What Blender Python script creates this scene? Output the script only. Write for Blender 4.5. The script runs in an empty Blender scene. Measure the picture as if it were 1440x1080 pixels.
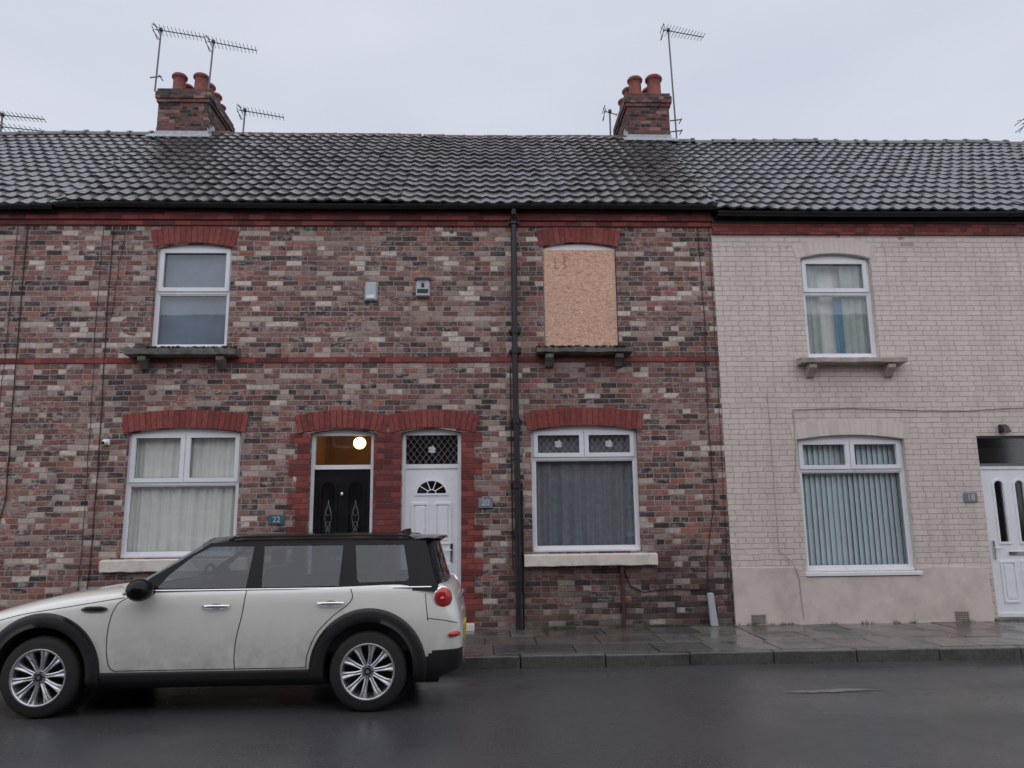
import bpy, bmesh, math, random
import numpy as np
from mathutils import Matrix, Vector
from mathutils.geometry import tessellate_polygon
random.seed(7)
rad=math.radians
scn=bpy.context.scene
# ------------------------------------------------------------------ nodes
class NT:
    def __init__(s,name):
        s.mat=bpy.data.materials.new(name); s.mat.use_nodes=True
        s.t=s.mat.node_tree; s.n=s.t.nodes; s.l=s.t.links
        s.p=s.n['Principled BSDF']; s.out=s.n['Material Output']
        s.tc=s.n.new('ShaderNodeTexCoord'); s.obj=s.tc.outputs['Object']
    def set(s,inp,v):
        if isinstance(v,bpy.types.NodeSocket): s.l.new(v,inp)
        else:
            if inp.type=='RGBA' and len(v)==3: v=(*v,1)
            inp.default_value=v
    def m(s,op,a,b=None,c=None,clamp=False):
        k=s.n.new('ShaderNodeMath'); k.operation=op; k.use_clamp=clamp
        for i,v in enumerate((a,b,c)):
            if v is not None: s.set(k.inputs[i],v)
        return k.outputs[0]
    def vm(s,op,a,b=None,scale=None):
        k=s.n.new('ShaderNodeVectorMath'); k.operation=op
        s.set(k.inputs[0],a)
        if b is not None: s.set(k.inputs[1],b)
        if scale is not None: s.set(k.inputs['Scale'],scale)
        return k.outputs[0]
    def noise(s,scale,detail=3,vec=None,rough=.55,dist=0,out='Fac'):
        k=s.n.new('ShaderNodeTexNoise'); s.l.new(vec or s.obj,k.inputs['Vector'])
        k.inputs['Scale'].default_value=scale;k.inputs['Detail'].default_value=detail
        k.inputs['Roughness'].default_value=rough;k.inputs['Distortion'].default_value=dist
        return k.outputs[out]
    def mp(s,scale,rot=(0,0,0),vec=None):
        k=s.n.new('ShaderNodeMapping'); s.l.new(vec or s.obj,k.inputs[0]); k.inputs['Scale'].default_value=scale; k.inputs['Rotation'].default_value=rot
        return k.outputs[0]
    def mr(s,v,a,b,c=0.,d=1.,smooth=False):
        k=s.n.new('ShaderNodeMapRange')
        if smooth:k.interpolation_type='SMOOTHSTEP'
        s.set(k.inputs['Value'],v)
        for nm,x in (('From Min',a),('From Max',b),('To Min',c),('To Max',d)): s.set(k.inputs[nm],x)
        return k.outputs[0]
    def mix(s,f,a,b,blend='MIX'):
        k=s.n.new('ShaderNodeMix'); k.data_type='RGBA'; k.blend_type=blend
        s.set(k.inputs[0],f); s.set(k.inputs[6],a); s.set(k.inputs[7],b)
        return k.outputs[2]
    def ramp(s,f,stops,const=False):
        k=s.n.new('ShaderNodeValToRGB'); cr=k.color_ramp
        if const: cr.interpolation='CONSTANT'
        while len(cr.elements)<len(stops): cr.elements.new(1)
        for e,(p,c) in zip(cr.elements,stops): e.position=p; e.color=(*c,1)
        s.set(k.inputs[0],f); return k.outputs[0]
    def bump(s,h,strength=.5,dist=.01):
        k=s.n.new('ShaderNodeBump'); k.inputs['Strength'].default_value=strength
        k.inputs['Distance'].default_value=dist; s.l.new(h,k.inputs['Height'])
        s.l.new(k.outputs[0],s.p.inputs['Normal'])
    def sep(s,v):
        k=s.n.new('ShaderNodeSeparateXYZ'); s.l.new(v,k.inputs[0]); return k.outputs
    def comb(s,x,y,z=0.):
        k=s.n.new('ShaderNodeCombineXYZ')
        for i,v in enumerate((x,y,z)): s.set(k.inputs[i],v)
        return k.outputs[0]
    def wn(s,v,dim='3D'):
        k=s.n.new('ShaderNodeTexWhiteNoise'); k.noise_dimensions=dim
        s.set(k.inputs['W' if dim=='1D' else 'Vector'],v); return k.outputs
    def fin(s,col=None,rough=None,**kw):
        if col is not None: s.set(s.p.inputs['Base Color'],col)
        if rough is not None: s.set(s.p.inputs['Roughness'],rough)
        for k,v in kw.items(): s.set(s.p.inputs[k],v)
        return s.mat

def pm(name,col,rough=.6,metal=0.,var=.15,scale=6,bump=0.,dirt=0.,dirtcol=(.06,.055,.04),coat=0.,spec=None):
    t=NT(name)
    n=t.noise(scale,3)
    c=t.mix(t.mr(n,.3,.7),[x*(1-var) for x in col],[min(1,x*(1+var)) for x in col])
    if dirt>0:
        d=t.noise(scale*.35+1,4,rough=.7)
        c=t.mix(t.mr(d,.62-dirt*.3,.8,0,min(1,dirt*1.3)),c,dirtcol)
    r=t.mr(n,.2,.8,max(0,rough-.08),min(1,rough+.08))
    if bump>0: t.bump(t.noise(scale*12,2),bump,.01)
    t.fin(c,r,Metallic=metal)
    if coat: t.p.inputs['Coat Weight'].default_value=coat; t.p.inputs['Coat Roughness'].default_value=.04
    if spec is not None: t.p.inputs['Specular IOR Level'].default_value=spec
    return t.mat

H=.075
def brick_mat(name,stops,mortar,soot=.0,efflo=.0,rough=.85,bump=.7,jit=.35,cl=.15,peel=False,fine=.3,sootlow=0.,mw=(.0035,.008),streak=0.):
    t=NT(name)
    wa=t.m('MULTIPLY',t.m('SUBTRACT',t.noise(4,1),.5),.022)
    wb=t.m('MULTIPLY',t.m('SUBTRACT',t.noise(30,1),.5),.011)
    x,y,z=t.sep(t.obj)[:3]
    wab=t.m('ADD',wa,wb)
    u=t.m('ADD',t.m('ADD',x,y),t.m('SUBTRACT',wb,wa))
    vv=t.m('DIVIDE',t.m('ADD',z,wab),H); row=t.m('FLOOR',vv); fv=t.m('SUBTRACT',vv,row)
    hdr=t.m('LESS_THAN',t.m('MODULO',row,4.),.5)
    bl=t.m('SUBTRACT',.225,t.m('MULTIPLY',hdr,.1125))
    rn=t.wn(row,'1D')[0]
    off=t.m('ADD',t.m('MULTIPLY',row,.5),t.m('MULTIPLY',rn,.22))
    uc=t.m('ADD',t.m('DIVIDE',u,bl),t.m('ADD',off,200.)); col=t.m('FLOOR',uc); fu=t.m('SUBTRACT',uc,col)
    du=t.m('MULTIPLY',t.m('MINIMUM',fu,t.m('SUBTRACT',1.,fu)),bl)
    dv=t.m('MULTIPLY',t.m('MINIMUM',fv,t.m('SUBTRACT',1.,fv)),H)
    d=t.m('MINIMUM',du,dv)
    fn=t.noise(55,2,rough=.7)
    d=t.m('ADD',d,t.m('MULTIPLY',t.m('SUBTRACT',fn,.5),.013))
    mask=t.mr(d,mw[0],mw[1],0.,1.,True)
    wn=t.wn(t.comb(col,row,t.m('MULTIPLY',hdr,3.)))
    big=t.noise(.9,2,rough=.6)
    f=t.m('ADD',t.m('MULTIPLY',wn[0],1-cl*.5),t.m('MULTIPLY',t.m('SUBTRACT',big,.42),cl*2.2),clamp=True)
    c=t.ramp(f,stops,True)
    cs=t.n.new('ShaderNodeSeparateColor'); t.l.new(wn[1],cs.inputs[0])
    br=t.mr(cs.outputs[0],0,1,1-jit,1+jit)
    mn=t.noise(22,3,rough=.75)
    br=t.m('MULTIPLY',br,t.mr(mn,.25,.75,1-fine,1+fine))
    c=t.mix(1.,c,t.comb(br,br,br),'MULTIPLY')
    mo=t.mix(t.mr(mn,.3,.7),[a*.72 for a in mortar],[a*1.2 for a in mortar])
    c=t.mix(mask,mo,c)
    if efflo>0:
        e=t.noise(9,4,vec=t.mp((1,1,2.2)),rough=.78)
        ef=t.m('MULTIPLY',t.mr(e,.47,.60),t.mr(big,.35,.62,.4,1.))
        ef=t.m('MULTIPLY',ef,t.mr(cs.outputs[1],.2,.8,.25,1.2))
        c=t.mix(t.m('MULTIPLY',ef,efflo,clamp=True),c,(.43,.375,.34))
    if peel:
        pe=t.noise(2.6,4,rough=.65)
        zz=t.sep(t.obj)
        hi=t.mr(zz[2],5.35,5.7)
        c=t.mix(t.m('MULTIPLY',t.mr(pe,.62,.64),hi),c,(.30,.12,.09))
        dn=t.noise(1.1,4,rough=.7)
        c=t.mix(t.mr(dn,.45,.8,0,.34),c,(.40,.32,.27))
        sn=t.noise(1.5,4,vec=t.mp((6,1,.3)),rough=.7)
        c=t.mix(t.mr(sn,.50,.8,0,.38),c,(.32,.26,.23))
        lo=t.m('MULTIPLY',t.mr(zz[2],.7,.1),t.mr(pe,.4,.6)); c=t.mix(t.m('MULTIPLY',lo,.45),c,(.22,.2,.15))
    if soot>0:
        sn=t.noise(.7,3,rough=.65); c=t.mix(t.mr(sn,.48,.72,0,soot),c,(.045,.036,.036))
    if streak>0:
        sn=t.noise(1.6,3,vec=t.mp((3.2,1,.35)),rough=.7); c=t.mix(t.mr(sn,.52,.72,0,streak),c,(.05,.04,.04))
    if sootlow>0:
        zz=t.sep(t.obj); sn=t.noise(1.6,3,rough=.7)
        zz2=t.m('ADD',zz[2],t.m('MULTIPLY',t.m('SUBTRACT',sn,.5),1.5))
        right=t.mr(zz[0],-.2,1.6,.35,1.)
        f=t.m('MULTIPLY',t.m('MULTIPLY',t.mr(zz2,1.6,.7,0,sootlow),right),t.mr(cs.outputs[1],.1,.75,1.,.3))
        c=t.mix(f,c,(.035,.026,.028))
        mg=t.m('MULTIPLY',t.mr(zz[2],.55,.15),t.mr(sn,.45,.62)); c=t.mix(t.m('MULTIPLY',mg,.4),c,(.05,.07,.025))
    h=t.m('ADD',mask,t.m('ADD',t.m('MULTIPLY',fn,.5),t.m('MULTIPLY',cs.outputs[2],.35)))
    t.bump(h,bump,.010)
    t.fin(c,rough); t.p.inputs['Specular IOR Level'].default_value=.3
    return t.mat

BR=[(0,(.080,.056,.060)),(.11,(.14,.082,.077)),(.25,(.20,.086,.071)),(.40,(.225,.103,.086)),(.53,(.245,.14,.12)),(.64,(.285,.108,.083)),(.73,(.29,.205,.175)),(.82,(.39,.31,.265)),(.90,(.49,.415,.36)),(.965,(.21,.078,.062))]
m_brick=brick_mat('weathered_brick',BR,(.36,.315,.285),soot=.32,efflo=.75,sootlow=.85,streak=.3)
m_brick2=brick_mat('weathered_brick_pale',BR,(.375,.33,.30),soot=.2,efflo=.9,streak=.25)
RED=[(0,(.16,.036,.034)),(.3,(.215,.045,.041)),(.65,(.255,.056,.049)),(.9,(.19,.062,.055))]
m_red=brick_mat('red_painted_brick',RED,(.16,.062,.054),soot=.3,efflo=.06,jit=.2,fine=.2,rough=.7)
CH=[(0,(.035,.025,.026)),(.25,(.08,.034,.032)),(.5,(.15,.05,.042)),(.7,(.11,.046,.042)),(.85,(.20,.10,.085)),(.95,(.05,.035,.035))]
m_chim=brick_mat('chimney_brick',CH,(.12,.105,.095),soot=.85,efflo=.25)
CR=[(0,(.69,.60,.54)),(.5,(.71,.62,.56)),(.8,(.70,.61,.55))]
m_cream=brick_mat('cream_painted_brick',CR,(.65,.565,.51),peel=True,jit=.03,fine=.04,rough=.6,bump=.85,cl=.1,mw=(.002,.0065))
m_plinth=pm('cream_painted_render',(.68,.585,.525),.65,var=.06,scale=3,bump=.25,dirt=.55,dirtcol=(.36,.30,.25))
m_v=[pm('voussoir_red_%d'%i,c,.75,var=.3,scale=18,bump=.3,dirt=.15) for i,c in enumerate([(.245,.048,.042),(.20,.042,.038),(.27,.065,.053)])]
m_vc=pm('voussoir_cream',(.695,.61,.55),.6,var=.05,scale=8,bump=.3,dirt=.05)
m_mort=pm('arch_mortar',(.14,.07,.06),.9)
m_mortc=pm('cream_mortar',(.61,.54,.48),.9,var=.05)
m_upvc=pm('upvc_white',(.83,.84,.87),.3,var=.04,scale=3,dirt=.08,dirtcol=(.4,.4,.38))
m_door=pm('upvc_door_white',(.86,.87,.90),.28,var=.03,scale=3)
m_blk=pm('black_plastic',(.012,.012,.014),.35,var=.3)
m_iron=pm('cast_iron_black',(.014,.014,.018),.42,var=.4,scale=14,bump=.25)
m_blackdoor=pm('black_door_paint',(.010,.010,.013),.22,var=.2)
m_stone=pm('weathered_sill_stone',(.17,.158,.14),.85,var=.35,scale=10,bump=.6,dirt=.7,dirtcol=(.045,.042,.035))
m_sillc=pm('painted_sill_cream',(.72,.66,.58),.6,var=.07,scale=8,bump=.2,dirt=.3,dirtcol=(.26,.21,.17))
m_sillp=pm('sill_pinkish',(.44,.37,.33),.8,var=.15,scale=8,bump=.4,dirt=.35,dirtcol=(.1,.09,.06))
m_moss=pm('moss',(.034,.034,.020),.95,var=.5,scale=20,bump=.8)
m_lead=pm('lead_flashing',(.36,.38,.41),.45,var=.2,scale=9,bump=.2)
m_pot=pm('terracotta_pot',(.20,.055,.045),.75,var=.3,scale=9,bump=.2,dirt=.35)
m_metal=pm('aerial_metal',(.13,.13,.14),.5,metal=.4,var=.2)
m_galv=pm('grey_metal',(.35,.36,.38),.5,metal=.3)
m_dark=pm('dark_room',(.045,.045,.05),.9)
m_warm=pm('hall_wall',(.42,.27,.13),.9)
m_int=pm('car_interior',(.03,.03,.033),.8)
m_gold=pm('brass',(.6,.42,.16),.3,metal=.9)
m_chrome=pm('chrome',(.75,.75,.77),.12,metal=1.,var=.03)
m_terr=pm('terracotta_airbrick',(.42,.36,.31),.85)
m_cable=pm('cable_black',(.02,.018,.018),.6)
m_cablec=pm('cable_cream',(.42,.36,.31),.6)
m_plate=pm('slate_plate',(.20,.22,.25),.4,var=.2,scale=20)
m_teal=pm('teal_plate',(.06,.13,.16),.35)
m_wtxt=pm('white_lettering',(.6,.6,.6),.5)
m_grey=pm('alarm_grey',(.42,.44,.47),.4,var=.05)
m_fan=pm('grey_panel',(.13,.135,.14),.4,var=.1)
m_curt=pm('cream_curtain',(.78,.76,.71),.9,var=.06)
m_curtg=pm('grey_curtain',(.20,.21,.225),.95,var=.15,scale=12,bump=.3)
m_blindv=pm('vertical_blind',(.60,.68,.71),.8,var=.05)
m_blindb=pm('blue_grey_blind',(.18,.215,.275),.9,var=.2,scale=2)
m_curtb=pm('blue_curtain',(.11,.24,.35),.9)
m_curts=pm('sage_curtain',(.42,.45,.42),.9,var=.12)

def glass_mat(name,tint=(.93,.96,.96),base=.05,rough=.02,wob=True):
    t=NT(name); t.n.remove(t.p)
    tr=t.n.new('ShaderNodeBsdfTransparent'); tr.inputs[0].default_value=(*tint,1)
    gl=t.n.new('ShaderNodeBsdfGlossy'); gl.inputs['Roughness'].default_value=rough; gl.inputs['Color'].default_value=(.95,.97,1,1)
    ge=t.n.new('ShaderNodeNewGeometry')
    dp=t.n.new('ShaderNodeVectorMath');dp.operation='DOT_PRODUCT';t.l.new(ge.outputs['Normal'],dp.inputs[0]);t.l.new(ge.outputs['Incoming'],dp.inputs[1])
    c=t.m('SUBTRACT',1.,t.m('ABSOLUTE',dp.outputs['Value']),clamp=True)
    if wob:
        b=t.n.new('ShaderNodeBump'); b.inputs['Strength'].default_value=.05; b.inputs['Distance'].default_value=.02
        t.l.new(t.noise(1.6,2),b.inputs['Height']); t.l.new(b.outputs[0],gl.inputs['Normal'])
    f=t.m('ADD',t.m('MULTIPLY',t.m('POWER',c,5.),.9),base,clamp=True)
    mx=t.n.new('ShaderNodeMixShader'); t.l.new(f,mx.inputs[0]); t.l.new(tr.outputs[0],mx.inputs[1]); t.l.new(gl.outputs[0],mx.inputs[2])
    t.l.new(mx.outputs[0],t.out.inputs[0]); return t.mat
m_glass=glass_mat('window_glass',base=.085)
m_cglass=glass_mat('car_glass',(.40,.44,.45),.075)
m_leadglass=glass_mat('leaded_glass',(.25,.28,.28),.08,.08)

# OSB
t=NT('osb_board')
w=t.vm('SCALE',t.vm('SUBTRACT',t.noise(9,2,out='Color'),(.5,.5,.5)),scale=.05)
pp=t.vm('ADD',t.obj,w)
def vor(rot,sc):
    v=t.n.new('ShaderNodeTexVoronoi'); t.l.new(t.mp(sc,(0,rot,0),pp),v.inputs['Vector']); v.inputs['Scale'].default_value=1
    s=t.n.new('ShaderNodeSeparateColor'); t.l.new(v.outputs['Color'],s.inputs[0]); return s.outputs[0]
a=vor(.3,(20,1,58)); b=vor(1.3,(22,1,66)); c0=vor(-.6,(25,1,70))
sel=t.mr(t.noise(26,2),.45,.5); sel2=t.mr(t.noise(31,2,vec=t.vm('ADD',t.obj,(5,3,2))),.5,.54)
k=t.n.new('ShaderNodeMix'); t.l.new(sel,k.inputs[0]); t.l.new(a,k.inputs[2]); t.l.new(b,k.inputs[3])
k2=t.n.new('ShaderNodeMix'); t.l.new(sel2,k2.inputs[0]); t.l.new(k.outputs[0],k2.inputs[2]); t.l.new(c0,k2.inputs[3])
c=t.ramp(k2.outputs[0],[(0,(.42,.22,.145)),(.2,(.62,.355,.25)),(.6,(.73,.445,.325)),(.85,(.80,.57,.44)),(1,(.44,.24,.15))])
c=t.mix(t.mr(t.noise(1.2,4),.4,.75,0,.3),c,(.50,.28,.20))
t.bump(k2.outputs[0],.2,.004); m_osb=t.fin(c,.75)

def roof_mat(name,base):
    t=NT(name)
    n=t.noise(7,3,rough=.7); n2=t.noise(.8,3); n3=t.noise(45,2)
    c=t.mix(t.mr(n,.3,.7),[x*.6 for x in base],[x*1.5 for x in base])
    c=t.mix(t.mr(t.noise(16,3,rough=.75),.56,.70,0,.6),c,(.26,.26,.25))
    c=t.mix(t.mr(n2,.5,.75,0,.5),c,(.075,.062,.055))
    t.bump(n3,.25,.006)
    return t.fin(c,t.mr(n,.3,.7,.14,.32))
m_roof=roof_mat('wet_roof_tile',(.078,.074,.078))
m_roof2=roof_mat('wet_roof_tile_grey',(.105,.105,.11))
m_ridge=pm('ridge_tile',(.12,.115,.115),.45,var=.4,scale=8,bump=.4,dirt=.3)
m_ridger=pm('ridge_tile_red',(.13,.06,.05),.6,var=.4,scale=8,bump=.4)

# asphalt
t=NT('wet_asphalt')
n=t.noise(75,3,rough=.8); nb=t.noise(.55,4,rough=.6); nm=t.noise(3,3)
c=t.ramp(n,[(.25,(.024,.024,.027)),(.5,(.054,.054,.059)),(.62,(.10,.10,.106)),(.74,(.24,.24,.25))])
c=t.mix(t.mr(nb,.4,.7,0,.4),c,(.058,.057,.060))
tr=t.noise(1.,3,vec=t.mp((.15,1.3,1)))
r=t.m('ADD',t.mr(nb,.38,.62,.13,.38),t.mr(tr,.35,.65,-.04,.10),clamp=True)
t.bump(t.m('ADD',n,t.m('MULTIPLY',nm,.5)),.34,.005)
m_road=t.fin(c,r)
def slabmat(i,c):
    t=NT('paving_slab_%d'%i); n=t.noise(40,3,rough=.7); nb=t.noise(1.7,4,rough=.65)
    cc=t.mix(t.mr(n,.3,.7),[x*.7 for x in c],[x*1.3 for x in c])
    cc=t.mix(t.mr(nb,.52,.7,0,.6),cc,(.035,.036,.030))
    t.bump(n,.25,.004); return t.fin(cc,t.mr(nb,.38,.60,.42,.10))
m_slab=[slabmat(i,c) for i,c in enumerate([(.12,.118,.108),(.085,.083,.079),(.145,.138,.122),(.105,.088,.078),(.064,.064,.064)])]
m_kerb=slabmat(9,(.10,.097,.091))
m_joint=pm('mossy_joint',(.035,.04,.02),.9,var=.5,scale=9,bump=.5)
m_soil=pm('ground_earth',(.06,.06,.055),.9,scale=.5)

# ------------------------------------------------------------------ mesh builder
class B:
    def __init__(s): s.v=[];s.f=[];s.m=[];s.mats=[];s.sm=[]
    def mi(s,mat):
        if mat not in s.mats: s.mats.append(mat)
        return s.mats.index(mat)
    def add(s,vs,fs,mat,smooth=False):
        o=len(s.v); s.v+= [tuple(q) for q in vs]; k=s.mi(mat)
        for f in fs: s.f.append([i+o for i in f]); s.m.append(k); s.sm.append(smooth)
    def box(s,x0,x1,y0,y1,z0,z1,mat):
        vs=[(x,y,z) for x in (x0,x1) for y in (y0,y1) for z in (z0,z1)]
        s.add(vs,[(0,1,3,2),(4,6,7,5),(0,4,5,1),(2,3,7,6),(0,2,6,4),(1,5,7,3)],mat)
    def hexa(s,vs,mat): s.add(vs,[(0,1,2,3),(4,7,6,5),(0,4,5,1),(1,5,6,2),(2,6,7,3),(3,7,4,0)],mat)
    def plate(s,outer,holes,yf,yb,mat,smooth=False,ymap=None):
        loops=[outer]+list(holes); flat=[p for l in loops for p in l]
        tri=tessellate_polygon([[Vector((p[0],p[1],0)) for p in l] for l in loops])
        ym=ymap or (lambda x,z,y:y)
        s.add([(x,ym(x,z,yf),z) for x,z in flat],tri,mat)
        for l in loops:
            n=len(l)
            vs=[(x,ym(x,z,yf),z) for x,z in l]+[(x,ym(x,z,yb),z) for x,z in l]
            s.add(vs,[(i,(i+1)%n,(i+1)%n+n,i+n) for i in range(n)],mat)
    def cyl(s,p0,p1,r,mat,n=12,r1=None,caps=True):
        p0=Vector(p0);p1=Vector(p1);d=(p1-p0).normalized()
        a=d.orthogonal().normalized();b=d.cross(a);r1=r if r1 is None else r1
        vs=[p0+(a*math.cos(q)+b*math.sin(q))*r for q in [2*math.pi*i/n for i in range(n)]]+[p1+(a*math.cos(q)+b*math.sin(q))*r1 for q in [2*math.pi*i/n for i in range(n)]]
        s.add(vs,[(i,(i+1)%n,(i+1)%n+n,i+n) for i in range(n)],mat,True)
        if caps: s.add(vs,[list(range(n))[::-1],list(range(n,2*n))],mat)
    def tube(s,pts,r,mat,n=8):
        for a,b in zip(pts[:-1],pts[1:]): s.cyl(a,b,r,mat,n)
    def grid(s,P,mat,smooth=True,keep=None,closeu=False):
        nu=len(P);nv=len(P[0]);vs=[p for r in P for p in r];fs=[]
        for i in range(nu-1 if not closeu else nu):
            for j in range(nv-1):
                i2=(i+1)%nu
                q=(i*nv+j,i2*nv+j,i2*nv+j+1,i*nv+j+1)
                if keep is None or keep([vs[k] for k in q]): fs.append(q)
        s.add(vs,fs,mat,smooth)
    def ell(s,c,r,mat,n=16,m=10,rot=None):
        P=[]
        for i in range(n+1):
            a=2*math.pi*i/n;row=[]
            for j in range(m+1):
                b=math.pi*j/m
                q=Vector((r[0]*math.sin(b)*math.cos(a),r[1]*math.sin(b)*math.sin(a),r[2]*math.cos(b)))
                if rot is not None:q=rot@q
                row.append(tuple(q+Vector(c)))
            P.append(row)
        s.grid([r_[::-1] for r_ in P],mat)
    def obj(s,name,parent=None,bevel=None,seg=2,recalc=True,orient=None,dirn=None):
        me=bpy.data.meshes.new(name); me.from_pydata(s.v,[],s.f)
        for m in s.mats: me.materials.append(m)
        me.polygons.foreach_set('material_index',s.m); me.polygons.foreach_set('use_smooth',s.sm)
        bm=bmesh.new(); bm.from_mesh(me)
        if orient is not None or dirn is not None:
            for f in bm.faces:
                f.normal_update()
                d=Vector(dirn) if dirn is not None else f.calc_center_median()-Vector(orient)
                if f.normal.dot(d)<0: f.normal_flip()
        elif recalc: bmesh.ops.recalc_face_normals(bm,faces=bm.faces)
        bm.to_mesh(me); bm.free(); me.update()
        o=bpy.data.objects.new(name,me); bpy.context.collection.objects.link(o)
        if parent: o.parent=parent
        if bevel:
            md=o.modifiers.new('bev','BEVEL'); md.width=bevel; md.segments=seg; md.limit_method='ANGLE'; md.angle_limit=rad(40)
        return o
def empty(name,parent=None):
    o=bpy.data.objects.new(name,None); bpy.context.collection.objects.link(o); o.empty_display_size=.2
    if parent:o.parent=parent
    return o
def text(name,body,size,loc,mat,parent,ext=.002):
    cu=bpy.data.curves.new(name,'FONT'); cu.body=body; cu.size=size; cu.extrude=ext; cu.align_x='CENTER'; cu.align_y='CENTER'
    cu.materials.append(mat); o=bpy.data.objects.new(name,cu); bpy.context.collection.objects.link(o)
    o.location=loc; o.rotation_euler=(rad(90),0,0); o.parent=parent; return o

# ------------------------------------------------------------------ opening helpers
def arch_pts(x0,x1,zs,rise,n=14):
    hw=(x1-x0)/2;xc=(x0+x1)/2;Rr=(hw*hw+rise*rise)/(2*rise);zc=zs+rise-Rr;a=math.asin(hw/Rr)
    return [(xc+Rr*math.sin(-a+2*a*i/n),zc+Rr*math.cos(-a+2*a*i/n)) for i in range(n+1)]
def opening(x0,x1,z0,zs,rise): return [(x1,z0),(x0,z0)]+arch_pts(x0,x1,zs,rise)
def voussoirs(b,x0,x1,zs,rise,h,mats,mort,proud=.012):
    hw=(x1-x0)/2;xc=(x0+x1)/2;Rr=(hw*hw+rise*rise)/(2*rise);zc=zs+rise-Rr;a=math.asin(hw/Rr)
    n=max(6,int(round(2*a*(Rr+h*.4)/.078)))
    pt=lambda r,q:(xc+r*math.sin(q),zc+r*math.cos(q))
    K_=24;inn=[pt(Rr+.002,-a+2*a*i/K_) for i in range(K_+1)];outr=[pt(Rr+h,-a+2*a*i/K_) for i in range(K_+1)]
    b.plate(inn+outr[::-1],[],-.005,.05,mort)
    g=.0035/Rr
    for i in range(n):
        q0=-a+2*a*i/n+g;q1=-a+2*a*(i+1)/n-g
        j=random.uniform(-.002,.002)
        c=[pt(Rr+.001,q0),pt(Rr+.001,q1),pt(Rr+h-.001,q1),pt(Rr+h-.001,q0)]
        b.hexa([(x,-proud+j,z) for x,z in c]+[(x,.06,z) for x,z in c],random.choice(mats))
FY=.075
def rect(x0,x1,z0,z1): return [(x0,z0),(x1,z0),(x1,z1),(x0,z1)]
def ring(b,x0,x1,z0,z1,w,yf,yb,mat): b.plate(rect(x0,x1,z0,z1),[rect(x0+w,x1-w,z0+w,z1-w)],yf,yb,mat)
CURY=.175
def window(par,x0,x1,z0,zs,rise,split,ncol,curt,boxdepth=.9,leaded=False):
    w=empty('window',par); b=B()
    op=opening(x0+.003,x1-.003,z0+.003,zs-.003,rise)
    fw=.05; cells=[]
    zt=zs-fw*.3
    xs=[x0+fw+(x1-x0-2*fw)*i/ncol for i in range(ncol+1)]
    for i in range(ncol):
        cells.append((xs[i]+(.02 if i else 0),xs[i+1]-(.02 if i<ncol-1 else 0),split+.025,zt,True))
    cells.append((x0+fw,x1-fw,z0+fw+.015,split-.025,False))
    b.plate(op,[rect(*c[:4]) for c in cells],FY,FY+.07,m_upvc)
    b.box(x0+.01,x1-.01,FY-.03,FY-.002,z0+.002,z0+.035,m_upvc)
    g=B()
    for cx0,cx1,cz0,cz1,sash in cells:
        if sash:
            ring(b,cx0-.012,cx1+.012,cz0-.012,cz1+.012,.058,FY-.018,FY+.05,m_upvc); e=.046
        else:
            ring(b,cx0-.002,cx1+.002,cz0-.002,cz1+.002,.02,FY+.012,FY+.05,m_upvc); e=.016
        g.add([(cx0+e,FY+.03,cz0+e),(cx1-e,FY+.03,cz0+e),(cx1-e,FY+.03,cz1-e),(cx0+e,FY+.03,cz1-e)],[(0,1,2,3)],m_glass)
        ring(g,cx0+e-.001,cx1-e+.001,cz0+e-.001,cz1-e+.001,.006,FY+.026,FY+.032,m_blk)
        if leaded and sash:
            leads(g,cx0+e,cx1-e,cz0+e,cz1-e,FY+.024)
    b.obj('window_frame',w,.004); g.obj('glazing',w)
    room(w,x0-.1,x1+.1,z0-.1,zs+rise+.15,boxdepth)
    if curt: curt(w,x0,x1,z0,zs)
    return w
def room(w,x0,x1,z0,z1,d,mat=None,y0=.26):
    r=B(); m=mat or m_dark
    vs=[(x0,y0,z0),(x1,y0,z0),(x1,y0,z1),(x0,y0,z1),(x0,y0+d,z0),(x1,y0+d,z0),(x1,y0+d,z1),(x0,y0+d,z1)]
    r.add(vs,[(4,5,6,7),(0,1,5,4),(3,2,6,7),(0,3,7,4),(1,2,6,5)],m); r.obj('room_interior',w)
def leads(g,x0,x1,z0,z1,y,rose=True):
    s=.085;r=.0028
    Hh=z1-z0
    c=x0+(-int(Hh/s)-1)*s
    while c<x1+Hh:
        for sg in (1,-1):
            pts=[]
            for zz in (z0,z1):
                xx=c+(zz-z0)*.75 if sg==1 else c+(z1-zz)*.75
                pts.append([xx,zz])
            (xa,za),(xb,zb)=pts
            def cl(xq,zq,xo,zo):
                if xq<x0: f=(x0-xq)/(xo-xq) if xo!=xq else 0; return x0,zq+(zo-zq)*f
                if xq>x1: f=(x1-xq)/(xo-xq); return x1,zq+(zo-zq)*f
                return xq,zq
            if max(xa,xb)<=x0 or min(xa,xb)>=x1: continue
            A=cl(xa,za,xb,zb);Bp=cl(xb,zb,xa,za)
            g.cyl((A[0],y,A[1]),(Bp[0],y,Bp[1]),r,m_galv,4,caps=False)
        c+=s
    if rose:
        xc=(x0+x1)/2;zc=(z0+z1)/2
        for i,(dx,dz,rr) in enumerate([(-.02,.02,.035),(.025,.015,.03),(0,-.02,.03),(.03,-.03,.02),(-.035,-.02,.02),(.01,.04,.02)]):
            g.ell((xc+dx,y-.002,zc+dz),(rr,.003,rr*.7),m_wtxt,8,6,Matrix.Rotation(i*1.1,3,'Y'))
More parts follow.
